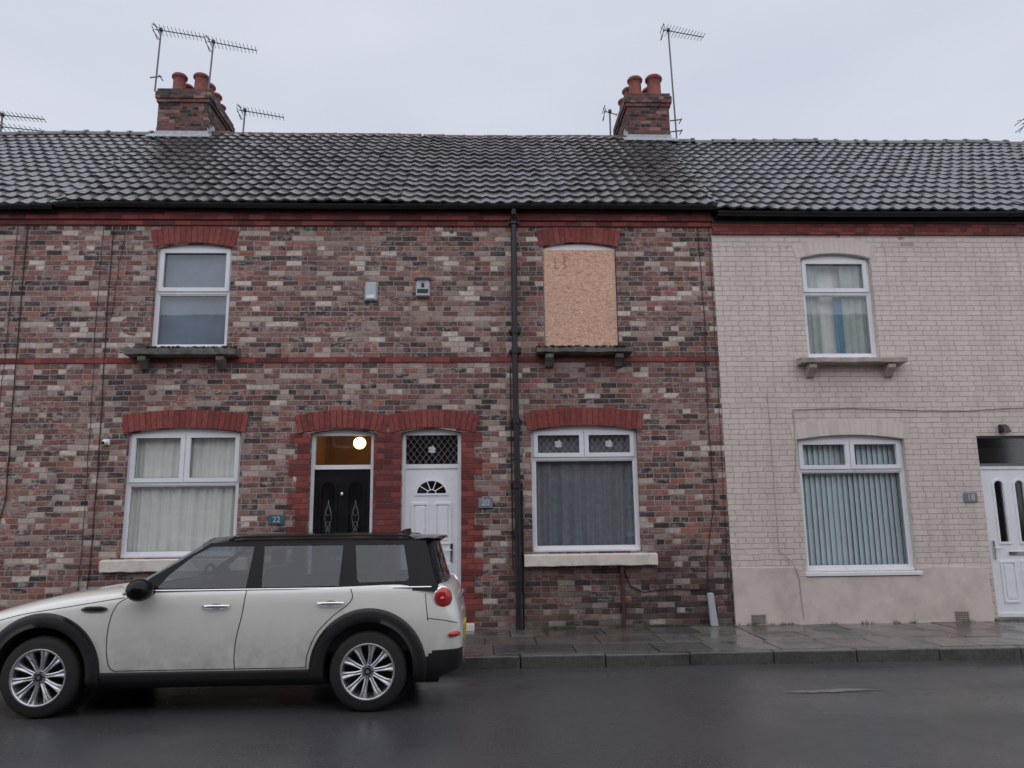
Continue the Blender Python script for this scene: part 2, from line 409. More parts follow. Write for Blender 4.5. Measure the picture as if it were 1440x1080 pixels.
def drape(b,x0,x1,z0,z1,y,amp,wl,mat,seed=0,flare=0):
    rn=random.Random(seed);n=int((x1-x0)/.008)+2;ph=[rn.uniform(0,6.28) for _ in range(4)]
    P=[]
    for i in range(n):
        x=x0+(x1-x0)*i/(n-1);row=[]
        for j in range(9):
            q=j/8;z=z1+(z0-z1)*q
            yy=y+amp*(.5+.5*q)*(math.sin(x*6.283/wl+ph[0]+.5*math.sin(q*2+x*3))+.5*math.sin(x*6.283/(wl*.43)+ph[1]+q)+.4*math.sin(x*6.28/(wl*2.3)+ph[2]))
            row.append((x+flare*q*(x-(x0+x1)/2),yy,z))
        P.append(row)
    b.grid(P,mat)
def c_full(mat,wl=.13,amp=.016,seed=1,gap=None):
    def f(w,x0,x1,z0,z1):
        b=B()
        if gap: drape(b,x0,gap[0],z0,z1+.05,CURY,amp,wl,mat,seed); drape(b,gap[1],x1,z0,z1+.05,CURY,amp,wl,mat,seed+5)
        else: drape(b,x0,x1,z0,z1+.05,CURY,amp,wl,mat,seed)
        b.obj('curtain',w,recalc=False)
    return f
def c_vert(w,x0,x1,z0,z1):
    b=B();x=x0+.02
    while x<x1:
        a=random.uniform(.25,.42);wd=.045
        dx=wd*math.cos(a);dy=wd*math.sin(a)
        b.add([(x-dx,.18-dy,z0+.05),(x+dx,.18+dy,z0+.05),(x+dx,.18+dy,z1),(x-dx,.18-dy,z1)],[(0,1,2,3)],m_blindv)
        x+=.078
    b.obj('vertical_blind',w,recalc=False)
def c_18u(w,x0,x1,z0,z1):
    b=B();xm=(x0+x1)/2
    drape(b,x0,xm-.22,z0,z1+.05,CURY,.015,.12,m_curts,3); drape(b,xm+.12,x1,z0,z1+.05,CURY,.015,.12,m_curts,4)
    drape(b,xm+.0,xm+.13,z0,z1-.5,.2,.012,.1,m_curtb,5)
    drape(b,xm-.30,xm+.30,z0,z1+.05,.26,.01,.2,m_curt,6)
    b.obj('curtain',w,recalc=False)
def stone_sill(par,x0,x1,z0,z1,proj,mat,brk=True,moss=True,bx=None):
    e=empty('window_sill',par);b=B()
    n=14;P=[]
    for i in range(n+1):
        x=x0+(x1-x0)*i/n
        j=[random.uniform(-.006,.006) for _ in range(4)]
        P.append([(x,.06,z0),(x,-proj+j[0],z0+j[1]+.01),(x,-proj+j[2]*.7,z1-.02+j[3]*.6),(x,.06,z1)])
    b.grid([p+[p[0]] for p in P],mat,False)
    b.add(P[0],[(0,1,2,3)],mat);b.add(P[-1],[(0,1,2,3)],mat)
    if brk:
        for xb in bx:
            c=[(.02,z0-.005),(-proj*.85,z0-.005),(-proj*.85,z0-.06),(-proj*.5,z0-.12),(-proj*.3,z0-.17),(.02,z0-.19)]
            vs=[(xb-.055,y,z) for y,z in c]+[(xb+.055,y,z) for y,z in c];k=len(c)
            b.add(vs,[list(range(k)),list(range(k,2*k))]+[(i,(i+1)%k,(i+1)%k+k,i+k) for i in range(k)],mat)
    b.obj('sill_slab',e,.006)
    if moss:
        mb=B();rn=random.Random(int(x0*100))
        for _ in range(240):
            x=rn.uniform(x0,x1);y=-proj*rn.uniform(.55,1.03);r=rn.uniform(.006,.020)
            mb.ell((x,y,z1-.012+rn.uniform(-.014,.004)),(r*1.6,r,r*.7),m_moss,6,4)
        mb.obj('moss',e)

def roof(par,xa0,xb0,xa1,xb1,ze,zr,mat,ridge_mat,seed,bumpridge=True,ye=-.18,yr=4.3,back=True,rowsg=.335):
    rn=random.Random(seed+int(xa0*10))
    ph=math.atan2(zr-ze,yr-ye);L=math.hypot(zr-ze,yr-ye);nr=int(L/rowsg);g=L/nr
    tw=.205;sub=7;b=B()
    T=Vector((0,math.cos(ph),math.sin(ph)));Nn=Vector((0,-math.sin(ph),math.cos(ph)))
    def sg(x,s): return .012*math.sin(x*1.7+seed)+.010*math.sin(x*.8+s*1.3+seed*2)
    for r in range(nr):
        s0=r*g;s1=(r+1)*g+.03
        q=r/nr;xa=xa0+(xa1-xa0)*q;xb=xb0+(xb1-xb0)*q
        k0=math.floor(xa/tw);k1=math.ceil(xb/tw)+1
        top=[];low=[];lip=[]
        for k in range(k0,k1):
            jz=rn.gauss(0,.004);js=rn.gauss(0,.008);jt=rn.gauss(0,.003)
            for i in range(sub):
                f=i/sub
                x=(k+f)*tw
                if x<xa-.001 or x>xb+.031: continue
                h=.028*(.5+.5*math.cos(2*math.pi*(f-.28)))**1.7
                tilt=jt*(f-.5)*2
                a=Vector((x,ye,ze))+T*(s0+js-.012)+Nn*(h+.040+jz+tilt);a.z+=sg(x,s0)
                c=Vector((x,ye,ze))+T*s1+Nn*(h*.9+.006);c.z+=sg(x,s1)
                low.append(a);top.append(c);lip.append(a-Nn*.030+T*.004)
        b.grid([[l,t_] for l,t_ in zip(low,top)],mat,True)
        b.grid([[l,t_] for l,t_ in zip(lip,low)],mat,False)
    z=-.02
    b.add([(xa0,ye,ze+z),(xb0,ye,ze+z),(xb1,yr,zr+z),(xa1,yr,zr+z)],[(0,1,2,3)],m_blk)
    if back: b.add([(xa1,yr,zr),(xb1,yr,zr),(xb1,9.2,ze-.4),(xa1,9.2,ze-.4)],[(0,1,2,3)],mat)
    b.obj('roof_tiles',par,recalc=False)
    rb=B();x=xa1
    while x<xb1-.05:
        l=min(.44,xb1-x);r=.10+(.02 if bumpridge else -.01);rz=zr+sg(x+.2,L)-(.04 if bumpridge else .055)+rn.gauss(0,.006)
        for (x0,x1,rr) in ((x+.004,x+l-.05,r),(x+l-.055,x+l,r+(.022 if bumpridge else .006))):
            P=[[(xx,yr+math.cos(a)*rr*1.15,rz+math.sin(a)*rr) for a in [math.pi*i/10 for i in range(11)]] for xx in (x0,x1)]
            rb.grid(P,ridge_mat,True)
            for Q in P: rb.add(Q,[list(range(11))],ridge_mat)
        x+=l
    rb.obj('ridge_tiles',par)
def gutter(par,x0,x1,z,y=-.17,r=.058,sagseed=0,fascia=True):
    b=B();n=int((x1-x0)/.3)+2;P=[]
    A=[math.pi+math.pi*k/10 for k in range(11)]
    for i in range(n):
        x=x0+(x1-x0)*i/(n-1);dz=.008*math.sin(x*.9+sagseed)
        o=[(x,y+math.cos(a)*r,z+dz+math.sin(a)*r) for a in A];q=[(x,y+math.cos(a)*(r-.005),z+dz+math.sin(a)*(r-.005)) for a in A][::-1]
        P.append(o+q+[o[0]])
    b.grid(P,m_blk)
    x=x0+.3
    while x<x1:
        R2=[[(xx,y+math.cos(a)*(r+.006),z+math.sin(a)*(r+.006)) for a in A] for xx in (x,x+.05)]
        b.grid([k_[::-1] for k_ in R2],m_blk);x+=1.35
    if fascia: b.box(x0,x1,y+.062,y+.09,z-.07,z+.07,m_blk)
    b.obj('gutter',par)
def chimney(par,x0,x1,y0,y1,zb,zt,pots,roofz):
    e=empty('chimney',par);b=B()
    b.box(x0,x1,y0,y1,zb,zt-.30,m_chim)
    b.box(x0-.03,x1+.03,y0-.03,y1+.03,zt-.30,zt-.225,m_chim)
    b.box(x0-.055,x1+.055,y0-.055,y1+.055,zt-.225,zt-.075,m_chim)
    b.box(x0-.03,x1+.03,y0-.03,y1+.03,zt-.075,zt,m_chim)
    b.obj('stack',e,.006)
    mb=B();mb.box(x0+.02,x1-.02,y0+.02,y1-.02,zt,zt+.035,m_stone)
    mb.obj('flaunching',e,.015)
    f=B()
    zf=roofz(y0)
    f.box(x0-.02,x1+.02,y0-.012,y0+.03,zf-.1,zf+.14,m_lead)
    f.hexa([(x0-.12,y0-.01,zf+.05),(x1+.12,y0-.01,zf+.05),(x1+.12,y0-.2,zf-.09),(x0-.12,y0-.2,zf-.09),(x0-.12,y0-.01,zf+.075),(x1+.12,y0-.01,zf+.075),(x1+.12,y0-.2,zf-.065),(x0-.12,y0-.2,zf-.065)],m_lead)
    for s,xx in ((-1,x0),(1,x1)):
        for k in range(3):
            ya=y0+k*.12;zz=roofz(ya)
            f.box(min(xx,xx+s*.012),max(xx,xx+s*.012),ya,ya+.14,zz-.05,zz+.22,m_lead)
    f.obj('lead_flashing',e,.004)
    p=B()
    for (px,py,h,r) in pots:
        z0=zt+.02;prof=[(r*1.12,0),(r*1.12,.05),(r,.07),(r*.95,h*.75),(r*1.0,h*.8),(r*1.2,h*.84),(r*1.22,h*.93),(r*1.05,h*.95),(r*1.05,h),(r*.8,h),(r*.75,h-.12),(0,h-.14)]
        P=[[(px+q*math.cos(a),py+q*math.sin(a),z0+zz) for q,zz in prof] for a in [2*math.pi*i/20 for i in range(21)]]
        p.grid(P,m_pot)
    p.obj('chimney_pots',e)

# ------------------------------------------------------------------ openings data
W={'22u':(-4.66,-3.59,3.96,5.45,.07),'22l':(-4.86,-3.32,1.11,2.78,.07),'20u':(.87,1.94,3.96,5.47,.07),'20l':(.66,2.15,1.12,2.78,.07),
'18u':(4.67,5.72,3.80,5.30,.08),'18l':(4.41,5.95,.81,2.62,.07)}
D22=(-2.38,-1.51,.22,2.76,.06);D20=(-1.13,-.31,.22,2.76,.06)
ROOFZ=lambda y:6.05+.775*(y+.18)
PAV=.13
def house_shell(name,x0,x1,holes,mat,ztop=5.99):
    h=empty(name); b=B()
    b.plate(rect(x0,x1,0.,ztop),holes,0.,.27,mat)
    b.box(x0,x1,8.9,9.1,0,5.6,mat)
    b.obj('front_wall',h)
    return h
def bands(par,x0,x1):
    b=B()
    b.box(x0,x1,-.028,-.0005,5.775,5.852,m_red);b.box(x0,x1,-.055,-.0006,5.853,5.99,m_red)
    b.box(x0,x1,-.014,-.0004,3.753,3.832,m_red)
    b.obj('red_brick_bands',par,.004)
def teeth(par,segs):
    b=B()
    for xa,xb,wt0,wt1,z0,z1 in segs:
        z=z0;i=0
        while z<z1-.01:
            zz=min(z+H*3,z1)
            e0=wt0 if i%2 else 0; e1=wt1 if i%2 else 0
            b.box(xa-e0,xb+e1,-.006,-.0003,z+.0005,zz-.0005,m_red)
            z=zz;i+=1
    b.obj('red_door_surround',par)

# ---- house 22
h22=house_shell('brick_house',-6.05,-1.315,[opening(*W['22u']),opening(*W['22l']),opening(*D22)],m_brick2)
bands(h22,-6.05,-1.315)
vb=B()
voussoirs(vb,W['22u'][0]-.04,W['22u'][1]+.03,W['22u'][3],.07,.25,m_v,m_mort)
voussoirs(vb,W['22l'][0]-.05,W['22l'][1]+.05,W['22l'][3],.07,.25,m_v,m_mort)
voussoirs(vb,D22[0]-.17,D22[1]+.16,D22[3]-.005,.08,.25,m_v,m_mort,.016)
vb.obj('arch_lintels',h22)
teeth(h22,[(-2.55,-2.38,.11,0,.15,2.76),(-1.51,-1.316,0,0,.15,2.76)])
window(h22,*W['22u'],4.80,1,c_full(m_blindb,.5,.006,2))
window(h22,*W['22l'],2.10,2,c_full(m_curt,.17,.018,3,gap=(-3.99,-4.02)))
stone_sill(h22,-4.90,-3.40,3.83,3.955,.20,m_stone,True,True,(-4.68,-3.62))
stone_sill(h22,-5.04,-3.14,.93,1.105,.10,m_sillc,False,False)
# ---- house 20
h20=house_shell('brick_house',-1.315,3.37,[opening(*W['20u']),opening(*W['20l']),opening(*D20)],m_brick)
bands(h20,-1.315,3.37)
vb=B()
voussoirs(vb,W['20u'][0]-.04,W['20u'][1]+.03,W['20u'][3],.07,.25,m_v,m_mort)
voussoirs(vb,W['20l'][0]-.05,W['20l'][1]+.06,W['20l'][3],.07,.25,m_v,m_mort)
voussoirs(vb,D20[0]-.16,D20[1]+.20,D20[3]-.005,.08,.25,m_v,m_mort,.016)
vb.obj('arch_lintels',h20)
teeth(h20,[(-1.314,-1.13,0,0,.15,2.76),(-.31,-.13,0,.11,.15,2.76)])
window(h20,*W['20l'],2.40,2,c_full(m_curtg,.20,.022,8),leaded=True)
bw=empty('boarded_window',h20);b=B()
b.plate(opening(.873,1.937,3.965,5.465,.067),[],.05,.1,m_upvc);b.obj('window_frame',bw,.004)
b=B();b.box(.885,1.925,.018,.034,3.965,5.43,m_osb);b.obj('osb_board',bw,.002)
b=B()
for (xx,zz) in [(.92,4.0),(1.9,4.0),(.92,5.38),(1.9,5.38),(.92,4.7),(1.9,4.7),(1.4,5.39),(1.4,4.0)]:
    b.cyl((xx,.014,zz),(xx,.02,zz),.006,m_galv,8)
m_stain=pm('marker_scribble',(.36,.20,.13),.8)
for pts in ([(1.05,5.33),(1.05,5.16),(1.10,5.14)],[(1.17,5.33),(1.21,5.27),(1.17,5.23),(1.22,5.17),(1.16,5.14)],[(1.19,5.34),(1.24,5.3)]):
    b.tube([(x,.0175,z) for x,z in pts],.006,m_stain,5)
b.obj('board_fixings',bw)
stone_sill(h20,.75,2.10,3.85,3.955,.19,m_stone,True,True,(.93,1.92))
stone_sill(h20,.54,2.34,.93,1.105,.10,m_sillc,False,False)
# ---- doors
def fanframe(b,D,zt,w=.05,fy=.085):
    x0,x1,z0,zs,rise=D
    b.plate(opening(x0+.003,x1-.003,z0+.01,zs-.003,max(rise-.003,.0001)),[rect(x0+w,x1-w,zt+.03,zs-w*.5),rect(x0+w,x1-w,z0+.06,zt-.03)],fy,fy+.08,m_upvc)
d=empty('front_door',h22);b=B();fanframe(b,D22,2.30);b.obj('door_frame',d,.004)
g=B();g.add([(-2.33,.13,2.33),(-1.56,.13,2.33),(-1.56,.13,2.735),(-2.33,.13,2.735)],[(0,1,2,3)],m_glass)
xa,xb,za,zb=-2.33,-1.56,.28,2.27
b=B();hl=[]
for c in (-2.13,-1.76):
    hl.append([(c+.095,.95),(c-.095,.95)]+arch_pts(c-.095,c+.095,2.02,.07,8))
b.plate(rect(xa,xb,za,zb),hl,.105,.15,m_blackdoor)
for c in (-2.13,-1.76):
    o=[(c+.125,.92),(c-.125,.92)]+arch_pts(c-.125,c+.125,2.03,.09,8)
    i_=[(c+.093,.952),(c-.093,.952)]+arch_pts(c-.093,c+.093,2.018,.07,8)
    b.plate(o,[i_],.092,.12,m_blackdoor)
    g.add([(c-.1,.125,.94),(c+.1,.125,.94),(c+.1,.125,2.1),(c-.1,.125,2.1)],[(0,1,2,3)],m_leadglass)
    for k in range(2):
        P=[(c+math.sin(a)*.06*(1 if k else -1)*math.sin(a*2),.118,1.1+a/math.pi*.75) for a in [math.pi*q/16 for q in range(17)]]
        g.tube(P,.0025,m_galv,5)
    for zz in (1.5,1.3,1.7):
        P=[(c+.035*math.cos(a),.118,zz+.06*math.sin(a)) for a in [2*math.pi*q/14 for q in range(15)]]; g.tube(P,.002,m_galv,5)
    b.plate(rect(c-.12,c+.12,.40,.80),[rect(c-.09,c+.09,.43,.77)],.095,.12,m_blackdoor)
b.obj('door_leaf',d,.004);g.obj('door_glazing',d)
b=B();b.ell((-1.945,.085,1.93),(.022,.02,.03),m_chrome);b.box(-2.06,-1.83,.094,.106,1.05,1.10,m_chrome);b.cyl((-2.27,.06,1.25),(-2.27,.11,1.25),.02,m_chrome);b.obj('door_furniture',d)
room(d,-2.45,-1.45,2.2,2.95,1.4,m_warm);room(d,-2.45,-1.45,.1,2.19,.6)
t=NT('lamp_bulb');e_=t.n.new('ShaderNodeEmission');e_.inputs[0].default_value=(1,.64,.24,1);e_.inputs[1].default_value=5;t.l.new(e_.outputs[0],t.out.inputs[0]);m_bulb=t.mat
b=B();b.ell((-1.86,.95,2.72),(.095,.095,.09),m_bulb);b.cyl((-1.86,.95,2.80),(-1.86,.95,2.95),.006,m_blk);b.obj('hall_lamp',d)
b=B();b.box(-2.5,-1.4,-.12,.09,PAV-.02,.22,m_stone);b.obj('doorstep',h22,.01)
d=empty('front_door',h20);b=B();fanframe(b,D20,2.30);b.obj('door_frame',d,.004)
g=B();g.add([(-1.08,.13,2.33),(-.36,.13,2.33),(-.36,.13,2.735),(-1.08,.13,2.735)],[(0,1,2,3)],m_glass)
leads(g,-1.08,-.36,2.33,2.735,.122)
xa,xb=-1.078,-.362;xc=(xa+xb)/2
b=B();fan=[(xc+.2,1.93),(xc-.2,1.93)]+[(xc-.2*math.cos(a),1.93+.17*math.sin(a)) for a in [math.pi*q/14 for q in range(1,14)]]
b.plate(rect(xa,xb,.28,2.268),[fan],.10,.15,m_door)
fo=[(xc+.235,1.90),(xc-.235,1.90)]+[(xc-.235*math.cos(a),1.91+.215*math.sin(a)) for a in [math.pi*q/14 for q in range(1,14)]]
b.plate(fo,[fan],.088,.12,m_door)
for q in (1,2,3,4):
    a=math.pi*q/5; b.cyl((xc-.05*math.cos(a),.095,1.93+.045*math.sin(a)),(xc-.2*math.cos(a),.095,1.93+.17*math.sin(a)),.008,m_door,6)
b.tube([(xc-.06*math.cos(a),.095,1.93+.05*math.sin(a)) for a in [math.pi*q/8 for q in range(9)]],.008,m_door,6)
for s in (-1,1):
    cx=xc+s*.155
    for (z0,z1) in ((1.24,1.80),(.42,.98)):
        b.plate(rect(cx-.115,cx+.115,z0,z1),[rect(cx-.09,cx+.09,z0+.025,z1-.025)],.084,.12,m_door)
        b.box(cx-.065,cx+.065,.086,.12,z0+.05,z1-.05,m_door)
b.obj('door_leaf',d,.005)
g.add([(xc-.2,.125,1.93),(xc+.2,.125,1.93),(xc+.2,.125,2.12),(xc-.2,.125,2.12)],[(0,1,2,3)],m_leadglass)
g.obj('door_glazing',d)
b=B();b.box(xc-.13,xc+.13,.085,.105,1.07,1.12,m_gold);b.box(-.46,-.425,.085,.105,1.0,1.25,m_chrome);b.cyl((-.44,.05,1.16),(-.54,.05,1.16),.01,m_chrome);b.cyl((-.44,.05,1.16),(-.44,.1,1.16),.01,m_chrome);b.obj('door_furniture',d)
room(d,-1.2,-.2,.1,2.95,1.2)
b=B();b.box(-1.25,-.13,-.10,.09,PAV-.02,.215,m_sillc);b.obj('doorstep',h20,.012)

# ---- house 18 cream
h18=house_shell('painted_brick_house',3.37,8.25,[opening(*W['18u']),opening(*W['18l']),rect(7.0,7.86,.16,2.66)],m_cream,5.95)
b=B();b.box(3.372,8.25,-.035,-.0005,5.66,5.83,m_red);b.box(3.372,8.25,-.05,-.0006,5.83,5.93,m_blk);b.obj('red_brick_bands',h18,.004)
vb=B()
voussoirs(vb,W['18u'][0]-.06,W['18u'][1]+.05,W['18u'][3],.08,.22,[m_vc],m_mortc,.006)
voussoirs(vb,W['18l'][0]-.06,W['18l'][1]+.06,W['18l'][3],.07,.22,[m_vc],m_mortc,.006)
vb.obj('arch_lintels',h18)
window(h18,*W['18u'],4.79,1,c_18u)
window(h18,*W['18l'],2.20,2,c_vert)
stone_sill(h18,4.49,6.02,3.69,3.79,.19,m_sillp,True,False,(4.66,5.80))
b=B();b.box(4.38,5.99,-.05,.07,.755,.805,m_upvc);b.obj('window_sill',h18,.006)
b=B()
pts=[(3.374,.0),(6.93,.0),(6.93,.84),(6.1,.86),(6.08,.745),(4.3,.745),(4.28,.87),(3.374,.88)]
b.plate(pts,[],-.028,-.0004,m_plinth);b.obj('rendered_plinth',h18,.008)
d=empty('front_door',h18);b=B()
b.plate(rect(7.003,7.857,.17,2.24),[rect(7.05,7.81,.22,2.19)],.06,.14,m_upvc)
b.plate(rect(7.003,7.857,2.24,2.657),[rect(7.03,7.83,2.27,2.63)],.05,.13,m_fan)
b.box(7.03,7.83,.11,.14,2.27,2.50,m_fan)
b.obj('door_frame',d,.004)
xa,xb=7.05,7.81;xc=(xa+xb)/2;hl=[];b=B();g=B()
for s in (-1,1):
    c=xc+s*.15
    hl.append([(c+.065,1.18),(c-.065,1.18)]+arch_pts(c-.065,c+.065,1.98,.05,8))
b.plate(rect(xa,xb,.22,2.19),hl,.075,.13,m_door)
for s in (-1,1):
    c=xc+s*.15
    b.plate([(c+.09,1.15),(c-.09,1.15)]+arch_pts(c-.09,c+.09,1.985,.07,8),[[(c+.064,1.181),(c-.064,1.181)]+arch_pts(c-.064,c+.064,1.979,.05,8)],.062,.1,m_door)
    g.add([(c-.07,.1,1.17),(c+.07,.1,1.17),(c+.07,.1,2.05),(c-.07,.1,2.05)],[(0,1,2,3)],m_leadglass)
    b.plate(rect(c-.11,c+.11,.36,.92),[rect(c-.085,c+.085,.385,.895)],.060,.1,m_door);b.box(c-.06,c+.06,.062,.1,.41,.87,m_door)
b.obj('door_leaf',d,.005)
g.add([(7.02,.09,2.26),(7.84,.09,2.26),(7.84,.09,2.64),(7.02,.09,2.64)],[(0,1,2,3)],m_leadglass);g.obj('door_glazing',d)
b=B();b.box(xc-.12,xc+.12,.06,.08,1.0,1.045,m_chrome);b.box(7.09,7.12,.055,.08,.95,1.2,m_chrome);b.cyl((7.105,.03,1.1),(7.2,.03,1.1),.009,m_chrome);b.obj('door_furniture',d)
room(d,6.9,7.95,.1,2.8,1.0)
b=B();b.box(6.95,7.92,-.06,.08,PAV-.02,.165,m_stone);b.obj('doorstep',h18,.01)
for xx in (3.58,6.38):
    b=B();b.box(xx,xx+.21,-.032,.0,.135,.27,m_terr)
    for i in range(6):
        for j in range(4): b.box(xx+.015+i*.031,xx+.033+i*.031,-.034,-.031,.15+j*.029,.168+j*.029,m_blk)
    b.obj('air_brick',h18)
b=B()
b.box(6.2,6.4,-.004,.0,5.50,5.56,m_terr);b.obj('vent',h18)
# ---- neighbours
WL=(-9.3,-7.75,1.11,2.78,.07);WLu=(-9.1,-8.05,3.96,5.45,.07)
h24=house_shell('brick_house',-10.75,-6.05,[opening(*WL),opening(*WLu)],m_brick2)
bands(h24,-10.75,-6.05);vb=B()
voussoirs(vb,WL[0]-.05,WL[1]+.05,WL[3],.07,.25,m_v,m_mort);voussoirs(vb,WLu[0]-.05,WLu[1]+.05,WLu[3],.07,.25,m_v,m_mort);vb.obj('arch_lintels',h24)
window(h24,*WLu,4.8,1,c_full(m_curt,.15,.015,12));window(h24,*WL,2.1,2,c_full(m_curt,.15,.015,13))
stone_sill(h24,-9.3,-7.85,3.83,3.955,.20,m_stone,True,False,(-9.1,-8.05));stone_sill(h24,-9.45,-7.6,.93,1.105,.1,m_sillc,False,False)
W16=(10.6,12.1,.9,2.65,.07);W16u=(10.8,11.85,3.8,5.3,.07)
h16=house_shell('brick_house',8.25,13.,[opening(*W16),opening(*W16u),rect(8.6,9.45,.2,2.66)],m_brick2,5.95)
b=B();b.box(8.252,13.,-.035,-.0005,5.66,5.83,m_red);b.box(8.252,13,-.05,-.0006,5.83,5.93,m_blk);b.obj('red_brick_bands',h16)
window(h16,*W16,2.2,2,c_full(m_curt,.15,.015,14));window(h16,*W16u,4.79,1,c_full(m_curt,.15,.015,15))
stone_sill(h16,10.65,12.0,3.67,3.79,.19,m_stone,True,False,(10.85,11.8))
d=empty('front_door',h16);b=B();b.plate(rect(8.603,9.447,.2,2.65),[rect(8.66,9.39,.25,2.2),rect(8.66,9.39,2.26,2.6)],.06,.14,m_upvc);b.box(8.66,9.39,.08,.12,.25,2.2,m_blackdoor)
b.add([(8.66,.1,2.26),(9.39,.1,2.26),(9.39,.1,2.6),(8.66,.1,2.6)],[(0,1,2,3)],m_leadglass)
for z0,z1 in ((.4,1.0),(1.2,2.05)): b.plate(rect(8.75,9.3,z0,z1),[rect(8.79,9.26,z0+.04,z1-.04)],.07,.1,m_blackdoor)
b.obj('door_leaf',d,.004);room(d,8.5,9.6,.1,2.8,1.)
# ---- roofs
roof(h24,-10.75,-6.0,-10.75,-6.4,6.0,9.46,m_roof2,m_ridge,3)
roof(h22,-6.05,-1.23,-6.55,-1.23,6.05,9.52,m_roof,m_ridger,5,bumpridge=False)
roof(h20,-1.23,3.40,-1.23,3.85,6.05,9.52,m_roof,m_ridger,5,bumpridge=False)
roof(h18,3.35,8.2,3.6,8.2,5.97,9.41,m_roof2,m_ridge,9)
roof(h16,8.2,13.,8.2,13.,5.97,9.41,m_roof2,m_ridge,9)
gutter(h24,-10.75,-6.06,6.0);gutter(h22,-6.05,-1.3,6.035);gutter(h20,-1.3,3.40,6.035);gutter(h18,3.42,8.25,5.945);gutter(h16,8.25,13,5.945)
for hh,xg,zz in ((h24,-10.75,9.4),(h16,13.,9.35)):
    b=B();b.add([(xg,.27,0),(xg,8.9,0),(xg,8.9,5.7),(xg,4.3,zz),(xg,.27,6.2)],[(0,1,2,3,4)],m_brick2);b.obj('gable_wall',hh)
chimney(h22,-6.62,-5.60,4.0,5.4,8.8,10.36,[(-6.33,4.25,.44,.13),(-5.87,4.22,.42,.135),(-6.33,4.62,.42,.13),(-5.87,4.60,.44,.13),(-5.85,4.95,.42,.13),(-6.3,4.98,.40,.13),(-5.85,5.25,.34,.12),(-6.3,5.25,.4,.12)],ROOFZ)
chimney(h20,3.03,3.92,4.0,5.3,8.8,10.36,[(3.27,4.22,.46,.135),(3.67,4.2,.48,.15),(3.22,4.6,.44,.13),(3.66,4.6,.44,.13),(3.2,5.0,.42,.13),(3.65,5.0,.42,.13)],ROOFZ)

# ---- opposite side of the street (behind the camera; seen in reflections)
ho=empty('brick_house');b=B();YO=-13.3
holes=[];X=-15
while X<16:
    holes+= [rect(X+.6,X+2.1,1.1,2.8),rect(X+.8,X+1.9,3.9,5.4),rect(X+3.,X+3.9,.2,2.7)];X+=4.7
m_opp=pm('opposite_brick',(.20,.10,.08),.85,var=.35,scale=9)
b.plate(rect(-16,17,0,6),holes,YO,YO-.25,m_opp)
b.obj('front_wall',ho)
b=B();g=B()
for i,hq in enumerate(holes):
    x0,x1,z0,z1=hq[0][0],hq[1][0],hq[0][1],hq[2][1]
    if i%3==2: b.box(x0,x1,YO-.2,YO-.1,z0,z1,m_blackdoor if i%2 else m_door)
    else:
        b.plate(rect(x0,x1,z0,z1),[rect(x0+.08,x1-.08,z0+.08,(z0+z1)/2-.03),rect(x0+.08,x1-.08,(z0+z1)/2+.03,z1-.08)],YO-.1,YO-.16,m_upvc)
        g.add([(x0,YO-.18,z0),(x1,YO-.18,z0),(x1,YO-.18,z1),(x0,YO-.18,z1)],[(0,1,2,3)],m_curtg)
b.obj('frames_and_doors',ho);g.obj('curtains',ho)
b=B();b.add([(-16,YO+.2,6.0),(17,YO+.2,6.0),(17,YO-4.3,9.4),(-16,YO-4.3,9.4)],[(0,1,2,3)],m_roof2);b.add([(-16,YO-4.3,9.4),(17,YO-4.3,9.4),(17,YO-9,5.6),(-16,YO-9,5.6)],[(0,1,2,3)],m_roof2)
b.box(-16,17,YO-9,YO-8.8,0,5.6,m_opp);b.obj('roof',ho,dirn=(0,0,1))

# ------------------------------------------------------------------ aerials
def aerial(x,y,z0,z1,L,n,dz=-.05,tilt=0,extra=False,dirx=1,el=.2):
    e=empty('tv_aerial');b=B()
    b.tube([(x,y,z0),(x+tilt,y,z1)],.018,m_metal,8)
    a=Vector((x+tilt-.12*dirx,y-.02,z1-.03));c=a+Vector((L*dirx,.15,dz));b.tube([a,c],.011,m_metal,6)
    pv=Vector((-.15,1,0)).normalized()
    for i in range(n):
        p=a+(c-a)*(.05+.93*i/(n-1));ll=el*(1-.35*i/n)
        b.tube([p-pv*ll,p+pv*ll],.006,m_metal,4)
    for s in (-1,1):
        b.tube([a+Vector((0,-.15,s*.02)),a+Vector((0,.15,s*.14))],.008,m_metal,4);b.tube([a+Vector((0,-.1,s*.08)),a+Vector((0,.25,s*.08))],.008,m_metal,4)
    b.box(x+tilt-.03,x+tilt+.03,y-.04,y+.02,z1-.06,z1,m_blk)
    if extra:
        for zz in extra: b.tube([(x-.12,y,zz),(x+.12,y-.02,zz+.02)],.014,m_metal,6);b.tube([(x+.1,y-.1,zz),(x+.1,y+.12,zz)],.01,m_metal,6)
    b.obj('mast_and_elements',e)
aerial(-6.70,3.98,10.3,11.72,.98,13,-.07,.03,(10.6,))
aerial(-5.62,3.98,10.3,11.46,.98,13,-.10,.04)
aerial(-4.98,4.3,9.4,10.1,.9,12,-.08,.02)
aerial(4.05,4.0,9.3,11.88,.92,13,-.06,-.06,(9.5,9.75))
aerial(2.72,4.3,9.45,10.15,.3,3,.0,.0,el=.08)
aerial(3.45,4.9,10.4,10.95,.4,7,-.03,0,el=.08)
aerial(-9.9,4.3,9.4,9.95,.9,12,-.02,0);aerial(-10.1,4.6,9.3,9.85,.9,10,-.02,0)
aerial(11.85,4.3,9.3,9.95,.4,4,0,0,el=.08)

